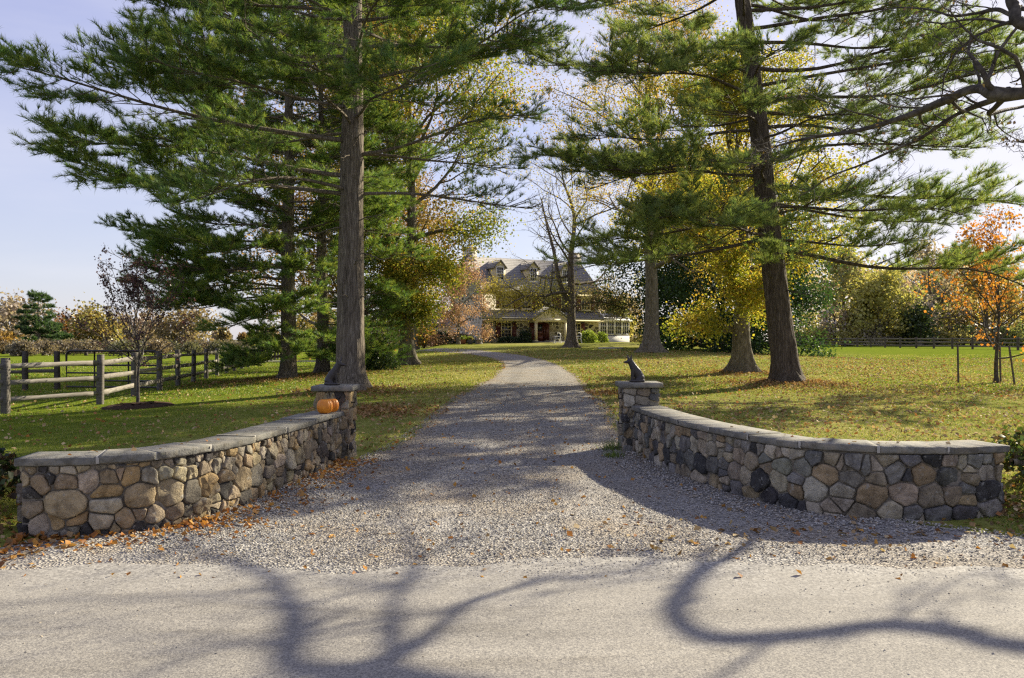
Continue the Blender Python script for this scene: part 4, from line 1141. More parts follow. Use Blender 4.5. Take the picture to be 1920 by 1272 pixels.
# ------------------------------------------------------------------ fences and the paddock gate
def rail_fence(name, label, pts, heights, seed, post_h=1.28, pw=.14, tone=(1, 1, 1), posts=True, rails_from=0, rw=.042, rh=.112, sideoff=0.06):
    rng = np.random.default_rng(seed)
    root = thing(name, label, 'fence', (pts[0][0], pts[0][1], float(ground(*pts[0]))), 'post and rail fences')
    for i, (x, y) in enumerate(pts):
        z = float(ground(x, y)); s = rng.uniform(.8, 1.1) * np.array(tone) * .62
        hb = post_h * rng.uniform(.97, 1.03)
        m = MB(); w = pw * rng.uniform(.9, 1.08); tl = rng.normal(0, .012, 2)
        m.bar((x, y, z - .3), (x + tl[0], y + tl[1], z + hb), w, w, col=s, jit=.025, rng=rng)
        m.build('post', M['weathered_wood'], root)
    for (x0, y0), (x1, y1) in zip(pts[:-1], pts[1:]):
        d = unit(np.array([x1 - x0, y1 - y0])); nrm = np.array([d[1], -d[0]]) * sideoff * 0
        for h in heights:
            za = float(ground(x0, y0)) + h + rng.normal(0, .012); zb = float(ground(x1, y1)) + h + rng.normal(0, .012)
            m = MB(); m.bar((x0 + nrm[0], y0 + nrm[1], za), (x1 + nrm[0], y1 + nrm[1], zb), rw, rh * rng.uniform(.9, 1.15), col=np.array(tone) * rng.uniform(.85, 1.25), jit=.05, rng=rng)
            m.build('rail', M['weathered_wood'], root)
    return root
LF = [(-12.6, 15.6), (-11.45, 18.0), (-10.45, 20.2), (-10.95, 23.1), (-11.5, 26.0)]
y_ = 26.0
while y_ < 78:
    y_ += 2.75; LF.append((-11.5 - .2 * (y_ - 26), y_))
rail_fence('rail_fence', 'long weathered three-rail fence running from the lawn edge back past the pines', LF, (.30, .70, 1.08), 41)
rail_fence('rail_fence', 'short far line of low rails and dark posts left of the metal gate', [(-20.5, 25.6), (-17.6, 26.2), (-16.2, 26.5), (-15.35, 26.9)], (.28, .62), 42, tone=(.72, .68, .64))
RF = [(46.0 + 3.4 * k / 11, 110 - 36 * k / 11) for k in range(17)]
rail_fence('rail_fence', 'distant dark three-rail fence across the field before the woods', RF, (.32, .70, 1.10), 43, tone=(.8, .74, .66), rh=.15, pw=.17)
rail_fence('rail_fence', 'far stretch of field fence beyond the dark beech', [(46.0 - 2.7 * k, 110 + .5 * k) for k in range(9)], (.32, .70, 1.10), 44, tone=(.6, .56, .52), rh=.15, pw=.17)
def gate():
    a = np.array([-15.05, 26.9]); b = np.array([-11.75, 26.45]); z = -.06
    root = thing('farm_gate', 'dark tubular metal farm gate with rounded top corners behind the wooden fence', 'gate', (a[0], a[1], z))
    L = np.linalg.norm(b - a); d = (b - a) / L
    p = lambda s, h: np.array([a[0] + d[0] * s, a[1] + d[1] * s, z + h])
    fr = [p(0, .14), p(0, 1.2)] + [p(.16 - .16 * cos(q), 1.2 + .16 * sin(q)) for q in np.linspace(.2, pi / 2, 6)] + [p(L - .16 + .16 * sin(q), 1.2 + .16 * cos(q)) for q in np.linspace(0, pi / 2 - .2, 6)] + [p(L, 1.2), p(L, .14)]
    MB().tubes([(np.array(fr), np.full(len(fr), .036), 8)]).build('frame', M['gate_steel'], root, smooth_=True)
    for h in (.15, .36, .62, .88):
        MB().tubes([(np.array([p(.01, h), p(L / 2, h), p(L - .01, h)]), np.full(3, .029), 8)]).build('bar', M['gate_steel'], root, smooth_=True)
    for s in (L * .31, L * .68):
        MB().tubes([(np.array([p(s, .14), p(s, .7), p(s, 1.34)]), np.full(3, .028), 8)]).build('upright', M['gate_steel'], root, smooth_=True)
gate()

# ------------------------------------------------------------------ the stone house
TH = R(27); C0 = np.array([-2.85, 76.0]); UU = np.array([cos(TH), sin(TH)]); VV = np.array([-sin(TH), cos(TH)])
GZ = 1.30
def hp(s, d, z):
    q = C0 + UU * s + VV * d; return np.array([q[0], q[1], z])
def hbox(mb, s0, s1, d0, d1, z0, z1, mi=0):
    mb.box(hp((s0 + s1) / 2, (d0 + d1) / 2, (z0 + z1) / 2), (s1 - s0, d1 - d0, z1 - z0), rz=TH, mi=mi)
def prism(mb, prof, s0, s1, mi=0):
    """profile [(d,z)] extruded along the front"""
    n = len(prof); V = [hp(s, d, z) for s in (s0, s1) for d, z in prof]
    mb.add(V, [(i, (i + 1) % n, n + (i + 1) % n, n + i) for i in range(n)], mi)
    mb.F.append(np.array([list(range(mb.n - 2 * n, mb.n - n))])); mb.M.append(np.array([mi]))
    mb.F.append(np.array([list(range(mb.n - n, mb.n))[::-1]])); mb.M.append(np.array([mi]))
def window(parent, s, z, w, h, d, nx=3, ny=4, trim='cream', name='window', sill=True):
    m = MB(); e = .085
    hbox(m, s - w / 2, s + w / 2, d - .015, d + .03, z, z + h, 1)
    for (a0, a1, b0, b1) in ((-w / 2 - e, -w / 2, -e, h + e), (w / 2, w / 2 + e, -e, h + e), (-w / 2, w / 2, h, h + e), (-w / 2, w / 2, -e, 0)):
        hbox(m, s + a0, s + a1, d - .09, d + .02, z + b0, z + b1)
    hbox(m, s - w / 2, s + w / 2, d - .06, d - .02, z + h / 2 - .03, z + h / 2 + .03)
    for i in range(1, nx): hbox(m, s - w / 2 + w * i / nx - .017, s - w / 2 + w * i / nx + .017, d - .05, d - .018, z, z + h)
    for i in range(1, ny):
        if i * 2 != ny: hbox(m, s - w / 2, s + w / 2, d - .047, d - .019, z + h * i / ny - .017, z + h * i / ny + .017)
    if sill: hbox(m, s - w / 2 - .16, s + w / 2 + .16, d - .16, d + .01, z - e - .08, z - e)
    o = m.build(name, [M[trim], M['window_glass']], parent)
    return o
def house():
    W, D = 13.2, 7.9; ZE = 6.55; ZR = 9.8
    root = thing('stone_house', 'fieldstone house with a shingle roof, dormers and red shutters beyond the drive', 'house', (*hp(W / 2, D / 2, GZ)[:2], GZ))
    m = MB()
    prism(m, [(0, GZ - .4), (D, GZ - .4), (D, ZE), (D / 2, ZR - .12), (0, ZE)], 0, W)
    m.build('wall', M['house_stone'], root)
    sl = (ZR - ZE) / (D / 2)
    m = MB(); o_ = .42
    prism(m, [(-o_, ZE - sl * o_), (-o_, ZE - sl * o_ + .16), (D / 2, ZR + .16), (D + o_, ZE - sl * o_ + .16), (D + o_, ZE - sl * o_), (D / 2, ZR)], -.22, W + .22)
    roof = sub(m.build('roof', M['shingle'], root))
    for s0 in (-.05, W - 1.0):
        m = MB(); hbox(m, s0, s0 + 1.05, D / 2 - .55, D / 2 + .55, ZR - 2.0, ZR + .95); hbox(m, s0 - .06, s0 + 1.11, D / 2 - .61, D / 2 + .61, ZR + .95, ZR + 1.08)
        m.build('chimney', M['house_stone'], roof)
    m = MB(); hbox(m, -.1, W + .1, -.14, -.002, ZE - .52, ZE - .34); hbox(m, -.12, W + .12, -.36, -.002, ZE - .34, ZE - .14); m.build('cornice', M['cream'], root)
    # dormers
    for s in (2.35, 6.05, 9.8):
        w = 1.18; zb, ze, zp, d0 = 7.15, 8.72, 9.42, .95
        m = MB(); n0 = m.n
        dd1 = (zp - ZE) / sl
        hbox(m, s - w / 2, s + w / 2, d0, (ze - ZE) / sl + .3, zb, ze)
        V = [hp(s - w / 2, d0, ze), hp(s + w / 2, d0, ze), hp(s, d0, zp - .06)] + [hp(s - w / 2, d0 + .2, ze), hp(s + w / 2, d0 + .2, ze), hp(s, d0 + .2, zp - .06)]
        m.add(V, [(0, 1, 4, 3), (1, 2, 5, 4), (2, 0, 3, 5)]); m.F.append(np.array([(m.n - 6, m.n - 5, m.n - 4)])); m.M.append(np.array([0]))
        dm = sub(m.build('dormer', M['cream'], root))
        m = MB()
        for sg in (-1, 1):
            a = [hp(s + sg * (w / 2 + .16), d0 - .18, ze - .13), hp(s, d0 - .18, zp), hp(s, dd1 + .3, zp), hp(s + sg * (w / 2 + .16), (ze - ZE) / sl + .3, ze - .13)]
            b = [q + np.array([0, 0, .12]) for q in a]
            m.add(a + b, [(0, 1, 2, 3), (7, 6, 5, 4), (0, 4, 5, 1), (1, 5, 6, 2), (2, 6, 7, 3), (3, 7, 4, 0)])
        m.build('dormer_roof', M['shingle'], dm)
        window(dm, s, 7.52, .66, 1.18, d0, 3, 4, 'white_paint', 'dormer_window')
    # pent roof between the floors
    m = MB(); prism(m, [(-.003, 3.72), (-1.0, 3.62), (-1.0, 3.76), (-.003, 4.5)], .0, W + .05); m.build('pent_roof', M['shingle'], root)
    m = MB(); hbox(m, .0, W, -.92, -.004, 3.46, 3.61); m.build('fascia', M['cream'], root)
    # ground and upper floor windows with shutters
    for (s, z, w, h) in ((2.55, 1.95, 1.0, 1.28), (10.45, 1.95, .95, 1.28), (2.55, 4.72, .95, 1.2), (4.75, 4.72, .95, 1.2), (7.0, 4.72, .95, 1.2), (9.25, 4.72, .95, 1.2), (11.6, 4.72, .95, 1.2)):
        window(root, s, z, w, h, -.03)
        for sg in (-1, 1):
            m = MB(); c = s + sg * (w / 2 + .36)
            hbox(m, c - .25, c + .25, -.07, -.003, z - .08, z + h + .08)
            for k in range(2): hbox(m, c - .18, c + .18, -.085, -.071, z + .02 + k * h / 2, z + h / 2 - .06 + k * h / 2)
            m.build('shutter', M['shutter'], root)
    # porch
    s0, s1, dp = 4.75, 8.25, -1.9
    m = MB(); hbox(m, s0 - .2, s1 + .2, dp - .25, -.004, GZ - .3, GZ + .16); m.build('porch_step', M['flagstone'], root)
    for s in (s0 + .12, s1 - .12):
        m = MB(); hbox(m, s - .11, s + .11, dp, dp + .22, GZ + .16, 3.36); hbox(m, s - .15, s + .15, dp - .04, dp + .26, 3.26, 3.36); hbox(m, s - .15, s + .15, dp - .04, dp + .26, GZ + .161, GZ + .3)
        m.build('porch_column', M['cream'], root)
    m = MB(); hbox(m, s0 - .05, s1 + .05, dp - .05, -1.01, 3.37, 3.66)
    sc = (s0 + s1) / 2
    V = [hp(s0 - .1, dp, 3.66), hp(s1 + .1, dp, 3.66), hp(sc, dp, 4.84), hp(s0 - .1, -.02, 3.66), hp(s1 + .1, -.02, 3.66), hp(sc, -.02, 4.84)]
    m.add(V, [(0, 1, 4, 3), (1, 2, 5, 4), (2, 0, 3, 5)]); m.F.append(np.array([(m.n - 6, m.n - 5, m.n - 4)])); m.M.append(np.array([0]))
    m.build('pediment', M['cream'], root)
    m = MB()
    for sg in (-1, 1):
        a = [hp(sc + sg * 2.12, dp - .22, 3.56), hp(sc, dp - .22, 4.9), hp(sc, -.004, 4.9), hp(sc + sg * 2.12, -.004, 3.56)]
        b = [q + np.array([0, 0, .13]) for q in a]
        m.add(a + b, [(0, 1, 2, 3), (7, 6, 5, 4), (0, 4, 5, 1), (1, 5, 6, 2), (2, 6, 7, 3), (3, 7, 4, 0)], 0)
        # raking cream board under the roof edge
        r = [hp(sc + sg * 2.1, dp - .12, 3.50), hp(sc, dp - .12, 4.84), hp(sc, dp - .12, 4.66), hp(sc + sg * 1.86, dp - .12, 3.50)]
        r2 = [q + np.array([*(VV * .1), 0]) for q in r]
        m.add(r + r2, [(0, 1, 2, 3), (7, 6, 5, 4), (0, 4, 5, 1), (2, 6, 7, 3)], 1)
    m.build('porch_roof', [M['shingle'], M['cream']], root)
    m = MB(); hbox(m, 5.75, 6.7, -.06, -.003, GZ + .17, 3.32); hbox(m, 5.67, 5.749, -.1, -.004, GZ + .17, 3.40); hbox(m, 6.701, 6.78, -.1, -.004, GZ + .17, 3.40)
    for k in range(2): hbox(m, 5.86, 6.59, -.075, -.0605, GZ + .35 + k * .5, GZ + .72 + k * .5, 0)
    dr = sub(m.build('door', M['door_wood'], root))
    m = MB(); hbox(m, 5.9, 6.55, -.08, -.0765, 2.5, 3.15); m.build('door_glass', M['window_glass'], dr)
    for s in (5.38, 7.08):
        m = MB(); hbox(m, s - .26, s + .26, -.08, -.003, GZ + .3, 3.30); m.build('shutter', M['shutter'], root)
    m = MB(); m.tubes([(np.array([hp(.12, -.12, GZ), hp(.12, -.12, 3.0), hp(.12, -.12, 6.0)]), np.full(3, .055), 8)]); m.build('downspout', M['iron'], root)
    return root
house()
def sunroom():
    s0, s1, d0, d1 = 13.45, 18.2, 1.6, 6.0
    root = thing('sunroom', 'low white glazed sunroom joined to the far end of the stone house', 'sunroom', (*hp(15.8, 3.8, GZ)[:2], GZ))
    m = MB(); hbox(m, s0, s1, d0, d1, GZ - .4, GZ + .75); m.build('base_wall', M['white_stone'], root)
    m = MB(); hbox(m, s0 + .02, s1 - .02, d0 + .12, d1 - .1, GZ + .751, 3.55); m.build('glazing', M['window_glass'], root)
    for i in range(5):
        a = s0 + (s1 - s0) * i / 5
        window(root, a + (s1 - s0) / 10, GZ + .95, .74, 1.65, d0 + .10, 3, 4, 'white_paint', 'window', False)
    m = MB(); hbox(m, s0 - .15, s1 + .25, d0 - .2, d1, 3.551, 3.85); m.build('fascia', M['white_paint'], root)
    m = MB(); prism(m, [(d0 - .3, 3.851), (d1, 3.851), (d1, 4.6)], s0 - .15, s1 + .3); m.build('roof', M['slate'], root)
sunroom()
def garage():
    c = at(812, 640, 86); z0 = 1.2
    root = thing('garage', 'low outbuilding with a grey slate roof behind the pink maple', 'outbuilding', (c[0], c[1], z0))
    m = MB(); m.box((c[0], c[1] + 3, z0 + 1.0), (8.4, 6, 2.4)); m.build('wall', M['house_stone'], root)
    m = MB(); V = [(c[0] + x, c[1] + y, z) for x in (-4.6, 4.6) for (y, z) in ((-.5, 3.2), (3, 4.75), (6.5, 3.2), (6.5, 3.1), (3, 4.6), (-.5, 3.1))]
    m.add(V, [(i, (i + 1) % 6, 6 + (i + 1) % 6, 6 + i) for i in range(6)]); m.F.append(np.array([[0, 1, 2, 3, 4, 5], [11, 10, 9, 8, 7, 6]])); m.M.append(np.zeros(2, int))
    m.build('roof', M['slate'], root)
    m = MB(); m.box((c[0] - 1.6, c[1] - .03, z0 + 1.02), (2.3, .05, 2.0)); m.build('garage_door', M['white_paint'], root)
garage()

# ------------------------------------------------------------------ shrubs and things before the house
def bush(name, label, c, rx, ry, rz, pal, n, size, seed, group=None, lift=0.0, cat='shrub', stems=9):
    rng = np.random.default_rng(seed); z0 = float(ground(c[0], c[1]))
    root = thing(name, label, cat, (c[0], c[1], z0), group)
    d = unit(rng.normal(size=(n, 3))); d[:, 2] = np.abs(d[:, 2]) * 1.1 - .12
    rad = rng.uniform(.35, 1.0, (n, 1)) ** .45 * (1 + .22 * fnoise(d[:, 0] * 3, d[:, 1] * 3, d[:, 2] * 3 + seed, 1.3, seed))[:, None]
    p = np.array([c[0], c[1], z0 + lift + .1]) + d * rad * np.array([rx, ry, rz])
    p[:, 2] = np.maximum(p[:, 2], z0 + .02)
    pal = np.array(pal); C = pal[rng.integers(len(pal), size=n)] * rng.uniform(.75, 1.25, (n, 1))
    f = MB(); leaves(f, p, rng, size, C, .4); f.build('foliage', M['leaf'], root)
    w = MB(); w.tubes([(np.array([(c[0], c[1], z0 - .05), (c[0] + .3 * rx * cos(a), c[1] + .3 * ry * sin(a), z0 + rz * .4), (c[0] + .7 * rx * cos(a), c[1] + .7 * ry * sin(a), z0 + lift + rz * .75)]), np.array([.03, .02, .008]) * max(.6, rz), 5) for a in np.arange(stems) * 2.4])
    w.build('stems', M['twig_bark'], root)
    return root
DK = [(.015, .035, .015), (.025, .05, .018), (.04, .07, .022)]
YG = [(.16, .24, .03), (.24, .32, .04), (.30, .36, .06)]
def hpx(px, Y): return ((px - 960) / F_PX * Y, Y)
bush('evergreen_hedge', 'long dark evergreen hedge in front of the slate-roofed outbuilding', hpx(822, 74), 4.2, 1.0, 1.25, DK, 5200, .16, 501, cat='hedge')
bush('shrub', 'dark rounded evergreen shrub between the front window and the porch', hpx(985, 75.6), .75, .6, 1.35, DK, 1500, .13, 502, 'shrubs before the house')
bush('shrub', 'low dark shrub spreading under the front window', hpx(955, 75.2), 1.3, .5, .65, DK, 1400, .12, 503, 'shrubs before the house')
bush('shrub', 'larger bright yellow-green shrub beside the forked oak', hpx(1102, 75.5), 1.05, .8, 1.15, YG, 2200, .13, 504, 'shrubs before the house')
bush('shrub', 'smaller bright yellow-green shrub at the corner by the sunroom', hpx(1128, 77), .7, .6, 1.0, YG, 1300, .13, 505, 'shrubs before the house')
bush('shrub', 'orange-leaved shrub beside the drive bend, left of the dark hedge', hpx(795, 71), 1.3, 1.0, 1.9, GOLD[1:] + BROWN[2:4], 1600, .15, 506, 'shrubs before the house', .3)
bush('shrub', 'small dark green shrub growing by the foot of the first oak', hpx(712, 33.0), .75, .6, .62, [(.03, .06, .02), (.05, .09, .025), (.08, .12, .03)], 1800, .085, 507)
for (px, Y, lab, tcol) in ((869, 71.5, 'round terracotta pot of yellow-green leaves under the pink maple, further from the goose', 0), (882, 71.5, 'round pot of lime green leaves between the other pot and the goose statue', 1)):
    x, y = hpx(px, Y); z = float(ground(x, y))
    root = thing('potted_plant', lab, 'potted plant', (x, y, z), 'pots under the maple')
    MB().lathe((x, y, z), [(.20, -.02), (.24, .2), (.30, .42), (.28, .43), (.2, .38)], 18).build('pot', M['terracotta' if tcol == 0 else 'slate'], root, smooth_=True)
    rng = np.random.default_rng(px); n = 420; d = unit(rng.normal(size=(n, 3))); d[:, 2] = np.abs(d[:, 2])
    f = MB(); leaves(f, np.array([x, y, z + .4]) + d * rng.uniform(.3, 1, (n, 1)) * np.array([.38, .38, .36]), rng, .1, np.array(YG)[rng.integers(3, size=n)], .5); f.build('foliage', M['leaf'], root)
x, y = hpx(898, 71.8); z = float(ground(x, y))
tag(MB().lathe((x, y, z), [(.34, -.05), (.34, .06), (.29, .08), (.29, .30), (.34, .32), (.34, .38)], 22).build('pedestal', M['flagstone']), 'squat round stone pedestal under the white goose statue', 'pedestal')
GOOSE = [((.16, 0, .24), .06, (.02, 0, .22), .14), ((.02, 0, .22), .15, (-.12, 0, .25), .12), ((-.14, 0, .28), .09, (-.19, 0, .42), .05), ((-.19, 0, .42), .046, (-.15, 0, .56), .042), ((-.15, 0, .56), .042, (-.19, 0, .64), .05),
         ((-.19, 0, .64), .048, (-.23, 0, .63), .035), ((-.23, 0, .63), .024, (-.30, 0, .61), .014), ((.16, 0, .25), .05, (.30, 0, .30), .02), ((.02, .05, .12), .03, (.0, .05, .02), .025), ((.02, -.05, .12), .03, (.0, -.05, .02), .025), ((.0, .05, .02), .03, (-.07, .05, .015), .02), ((.0, -.05, .02), .03, (-.07, -.05, .015), .02)]
moulded('goose_statue', GOOSE, (x, y, z + .375), M['white_stone'], 1.25, 1, 0, .016, 'white long-necked goose statue on a round pedestal by the house corner', 'statue')
def garden_chair(px, Y, lab, rz):
    x, y = hpx(px, Y); z = float(ground(x, y)) - .02
    root = thing('garden_chair', lab, 'chair', (x, y, z), 'garden chairs by the porch')
    ca, sa = cos(rz), sin(rz)
    T = lambda p: np.array([x + p[0] * ca - p[1] * sa, y + p[0] * sa + p[1] * ca, z + p[2]])
    for sx in (-.27, .27):
        MB().tubes([(np.array([T(p) for p in ((.30 * 1, sx, 0), (.26, sx, .25), (.20, sx, .45), (.24, sx, .7), (.20, sx, .9), (.06, sx, .98))]), np.array([.05, .04, .05, .045, .05, .03]), 8)]).build('back_leg', M['white_paint'], root, smooth_=True)
        MB().tubes([(np.array([T(p) for p in ((-.28, sx, 0), (-.22, sx, .2), (-.26, sx, .42), (-.22, sx, .62), (.0, sx, .66), (.2, sx, .64))]), np.array([.05, .04, .05, .045, .04, .04]), 8)]).build('front_leg', M['white_paint'], root, smooth_=True)
    m = MB(); m.box(T((0, 0, .42)), (.52, .54, .05), rz=rz); m.build('seat', M['white_paint'], root)
    m = MB(); m.box(T((-.02, 0, .50)), (.46, .48, .10), rz=rz); m.build('cushion', M['cushion'], root)
    m = MB(); m.box(T((.15, 0, .75)), (.06, .50, .42), rz=rz); m.build('backrest', M['cushion'], root)
garden_chair(1045, 74.3, 'white curved garden chair with dark cushions under the porch gable', .2)
garden_chair(1084, 74.8, 'white curved garden chair half hidden by the forked oak, next to the yellow-green shrub', .1)
x, y = hpx(1145, 58.5); z = float(ground(x, y))
tag(MB().box((x, y, z + .06), (1.75, .8, .10), rz=.1).build('stone_slab', M['white_stone']), 'pale flat stone slab lying in the shaded grass before the sunroom', 'slab')

# greenery at the outer wall ends
bush('ivy_plant', 'dark ivy mound hugging the outer end of the tan wall', (-5.15, 7.25), .75, .6, .42, [(.02, .035, .014), (.03, .05, .018), (.05, .06, .02), (.08, .05, .025)], 2600, .07, 511, 'ground plants at the wall ends')
bush('ivy_plant', 'sunlit leafy ground plant spilling from the bank beyond the grey wall', (5.75, 8.15), .85, .75, .5, [(.06, .10, .025), (.10, .14, .035), (.14, .15, .04), (.12, .08, .03)], 3200, .065, 512, 'ground plants at the wall ends')
bush('ivy_plant', 'low leafy clump at the road edge in front of the grey wall end', (5.35, 7.2), .55, .45, .20, [(.07, .11, .025), (.12, .15, .035), (.16, .11, .04)], 1500, .055, 513, 'ground plants at the wall ends')
g0 = float(ground(5.3, 8.0))
tag(MB().tubes([(np.array([(5.02, 8.0, g0 + .30), (5.5, 8.05, g0 + .28), (6.2, 8.15, g0 + .16), (7.0, 8.2, g0 + .10)]), np.array([.035, .045, .05, .05]), 9)]).build('fallen_branch', M['oak_bark'], smooth_=True), 'pale fallen branch lying in the leaves beyond the grey wall end', 'branch')
for k_, (x, y, s_) in enumerate(((1.52, 12.15, 1.0), (1.45, 11.4, .7))):
    rng = np.random.default_rng(600 + k_); n = 130
    a = rng.uniform(0, 6.28, n); d = np.c_[np.cos(a) * .5, np.sin(a) * .5, np.ones(n)] + rng.normal(0, .2, (n, 3)); d = unit(d)
    p = np.array([x, y, float(ground(x, y))]) + np.c_[rng.normal(0, .07, n), rng.normal(0, .07, n), np.zeros(n)]
    s = unit(np.cross(d, rng.normal(size=(n, 3)))) * .005; L = rng.uniform(.10, .24, (n, 1)) * s_
    V = np.stack([p - s, p + s, p + d * L], 1).reshape(-1, 3)
    m = MB(); m.add(V, np.arange(n * 3).reshape(-1, 3), 0, np.repeat(np.array([(.14, .20, .035)]) * rng.uniform(.7, 1.4, (n, 1)), 3, 0))
    tag(m.build('grass_tuft', M['grass_blade']), ['taller pale grass tuft at the foot of the dark pillar', 'smaller grass tuft in the gravel just in front of the pillar tuft'][k_], 'grass tuft', 'grass tufts by the pillar')

# ------------------------------------------------------------------ distant trees
FAR = dict(levels=3, kids=(5, 4), k=8)
GREYB = [(.27, .235, .20), (.33, .28, .235), (.37, .295, .235), (.34, .25, .19)]
def ftree(name, label, px, Y, ytop, halfw, pal, n, size, seed, base=0.0, **k):
    X = (px - 960) / F_PX * Y; zt = 1.7 + (636 - ytop) / F_PX * Y; bz = float(ground(X, Y)) + base
    broadleaf(name, label, (X, Y), zt - bz, .2 + .012 * Y * .2, pal, n, size, seed, 'distant trees', spread=halfw / F_PX * Y * 1.1, bz=bz, jit=size * 1.6, **{**FAR, **k})
ftree('far_tree', 'wide grey-brown bare tree at the edge of the picture beyond the paddock', 30, 120, 604, 60, GREYB, 2600, .5, 701, n_limbs=14, h0=.15)
ftree('far_tree', 'rounded tan and olive tree behind the farm gate', 180, 110, 610, 38, OLIVE[1:4] + [(.26, .17, .07)], 3600, .45, 702, n_limbs=14, h0=.1)
ftree('far_tree', 'rusty bare-topped tree between the far pine and the tan tree', 128, 130, 622, 34, BROWN[1:] + GREYB[:2], 2200, .5, 703, n_limbs=12, h0=.1)
ftree('far_tree', 'low orange bush-like tree at the picture edge beyond the paddock', 8, 95, 655, 22, [(.30, .18, .05), (.34, .22, .06), (.22, .14, .05)], 1500, .4, 704, n_limbs=10, h0=.1)
ftree('far_tree', 'pale brown tree behind the purple young tree', 255, 140, 628, 45, GREYB + [(.28, .19, .07)], 2600, .55, 705, n_limbs=12, h0=.12)
ftree('far_tree', 'wide buff-brown tree seen between the purple young tree and the pines', 345, 130, 630, 55, [(.22, .16, .10), (.26, .20, .11), (.20, .18, .08)], 3000, .5, 706, n_limbs=12, h0=.12)
ftree('far_tree', 'yellow-green rounded tree beyond the field fence', 1650, 122, 535, 58, [(.28, .31, .10), (.40, .39, .11), (.47, .42, .13), (.38, .34, .12)], 6000, .5, 707, n_limbs=16, h0=.08)
ftree('far_tree', 'dark green bushy tree low beside the yellow-green one beyond the fence', 1722, 120, 592, 30, [(.04, .07, .025), (.06, .09, .03), (.10, .12, .04)], 2600, .45, 708, n_limbs=12, h0=.08)
ftree('far_tree', 'tall olive tree behind the dark beech, before the woods', 1585, 128, 488, 60, [(.20, .24, .10), (.29, .30, .12), (.38, .34, .13), (.42, .33, .14)], 5200, .55, 709, n_limbs=16, h0=.12)
ftree('far_tree', 'tall grey bare tree rising behind the yellow-green one', 1745, 132, 478, 62, GREYB[:3] + OLIVE[1:2], 2600, .5, 710, n_limbs=18, h0=.15)
ftree('far_tree', 'rust-tinted tall tree behind the orange young tree', 1850, 128, 490, 60, OLIVE[2:4] + BROWN[1:3], 3600, .55, 711, n_limbs=16, h0=.12)
pine('solitary far pine with a broad dark crown beyond the metal gate', ((72 - 960) / F_PX * 100, 100), 7.4, .3, (0, 0), [], (.8, 6.9, .75, 2.9), 720, .5, pal=[(.045, .09, .04), (.06, .11, .045), (.09, .14, .05)], group='white pines', needle_w=.07, ln=.42, low_dead=False, ntuft=7)

# the far woods read as one mass: leaf sprays and stems, nobody could count them
rng = np.random.default_rng(9)
fol = MB(); tubes = []
def wood_patch(px0, px1, Y0, Y1, yt0, yt1, n, pal, sz, leafn, low=False):
    for i in range(n):
        px = rng.uniform(px0, px1); Y = rng.uniform(Y0, Y1); X = (px - 960) / F_PX * Y
        zt = 1.7 + (636 - rng.uniform(yt0, yt1)) / F_PX * Y; gz = float(ground(X, Y)); h = max(1.5, zt - gz)
        wdt = h * rng.uniform(.25, .42) * (2.6 if low else 1)
        d = unit(rng.normal(size=(leafn, 3))) * rng.uniform(.2, 1, (leafn, 1)) ** .4
        if low: d[:, 2] = np.abs(d[:, 2]) * 2.0 - .9
        P = np.array([X, Y, gz + h * .56]) + d * np.array([wdt, wdt, h * .46]) * (1 + .25 * fnoise(d[:, 0] * 3 + i, d[:, 1] * 3, d[:, 2] * 3, 1.4, i))[:, None]
        c = np.array(pal[rng.integers(len(pal))]) * (1.35 if px0 > 1000 else 1.0) * (1 if px0 <= 1000 else np.array([1.0, 1.0, 1.0]))  # leaf colour lifted right of centre, standing in for distance haze
        leaves(fol, P, rng, sz, c * rng.uniform(.7, 1.3, (leafn, 1)), .3)
        tubes.append((np.array([(X, Y, gz - .2), (X + rng.normal(0, .2), Y, gz + h * .4), (X + rng.normal(0, .5), Y, gz + h * .95)]), np.array([.22, .15, .04]), 5))
        for _ in range(5):
            a = rng.uniform(0, 6.28); z_ = gz + h * rng.uniform(.25, .6)
            tubes.append((np.array([(X, Y, z_), (X + wdt * .5 * cos(a), Y + wdt * .5 * sin(a), z_ + h * .2), (X + wdt * .8 * cos(a), Y + wdt * .8 * sin(a), z_ + h * .36)]), np.array([.10, .06, .02]), 4))
WP = GREYB + [(.20, .15, .07), (.14, .13, .06), (.24, .15, .06), (.12, .12, .06)]
wood_patch(-350, 640, 150, 230, 612, 640, 90, WP, .6, 700)
wood_patch(1480, 2350, 140, 200, 470, 520, 34, GREYB + OLIVE[:3], .85, 620)
wood_patch(1540, 2300, 124, 140, 560, 615, 26, OLIVE[:3] + GREYB[:2], .6, 420)
wood_patch(560, 900, 150, 220, 560, 610, 14, OLIVE[1:3] + GREYB[:2], .8, 420)
wood_patch(-420, 480, 78, 110, 636, 662, 90, [(.17, .15, .115), (.14, .125, .09), (.19, .155, .11), (.13, .13, .07), (.17, .13, .085)], .22, 800, True)
wood_patch(1470, 2350, 120, 142, 606, 628, 60, OLIVE[:3] + [(.22, .19, .13)], .34, 700, True)
wood_patch(1060, 1340, 120, 165, 535, 600, 18, OLIVE[:4] + GREYB[:2], .6, 600)
wood_patch(560, 1340, 130, 170, 612, 628, 40, OLIVE[:3] + GREYB[:2], .4, 600, True)
stuff(fol.build('distant_foliage', M['leaf']), 'pale brown and olive mass of far autumn woods beyond the fields', 'woods')
stuff(MB().tubes(tubes).build('distant_woods', M['twig_bark']), 'grey stems of the far woods beyond the fields', 'woods')

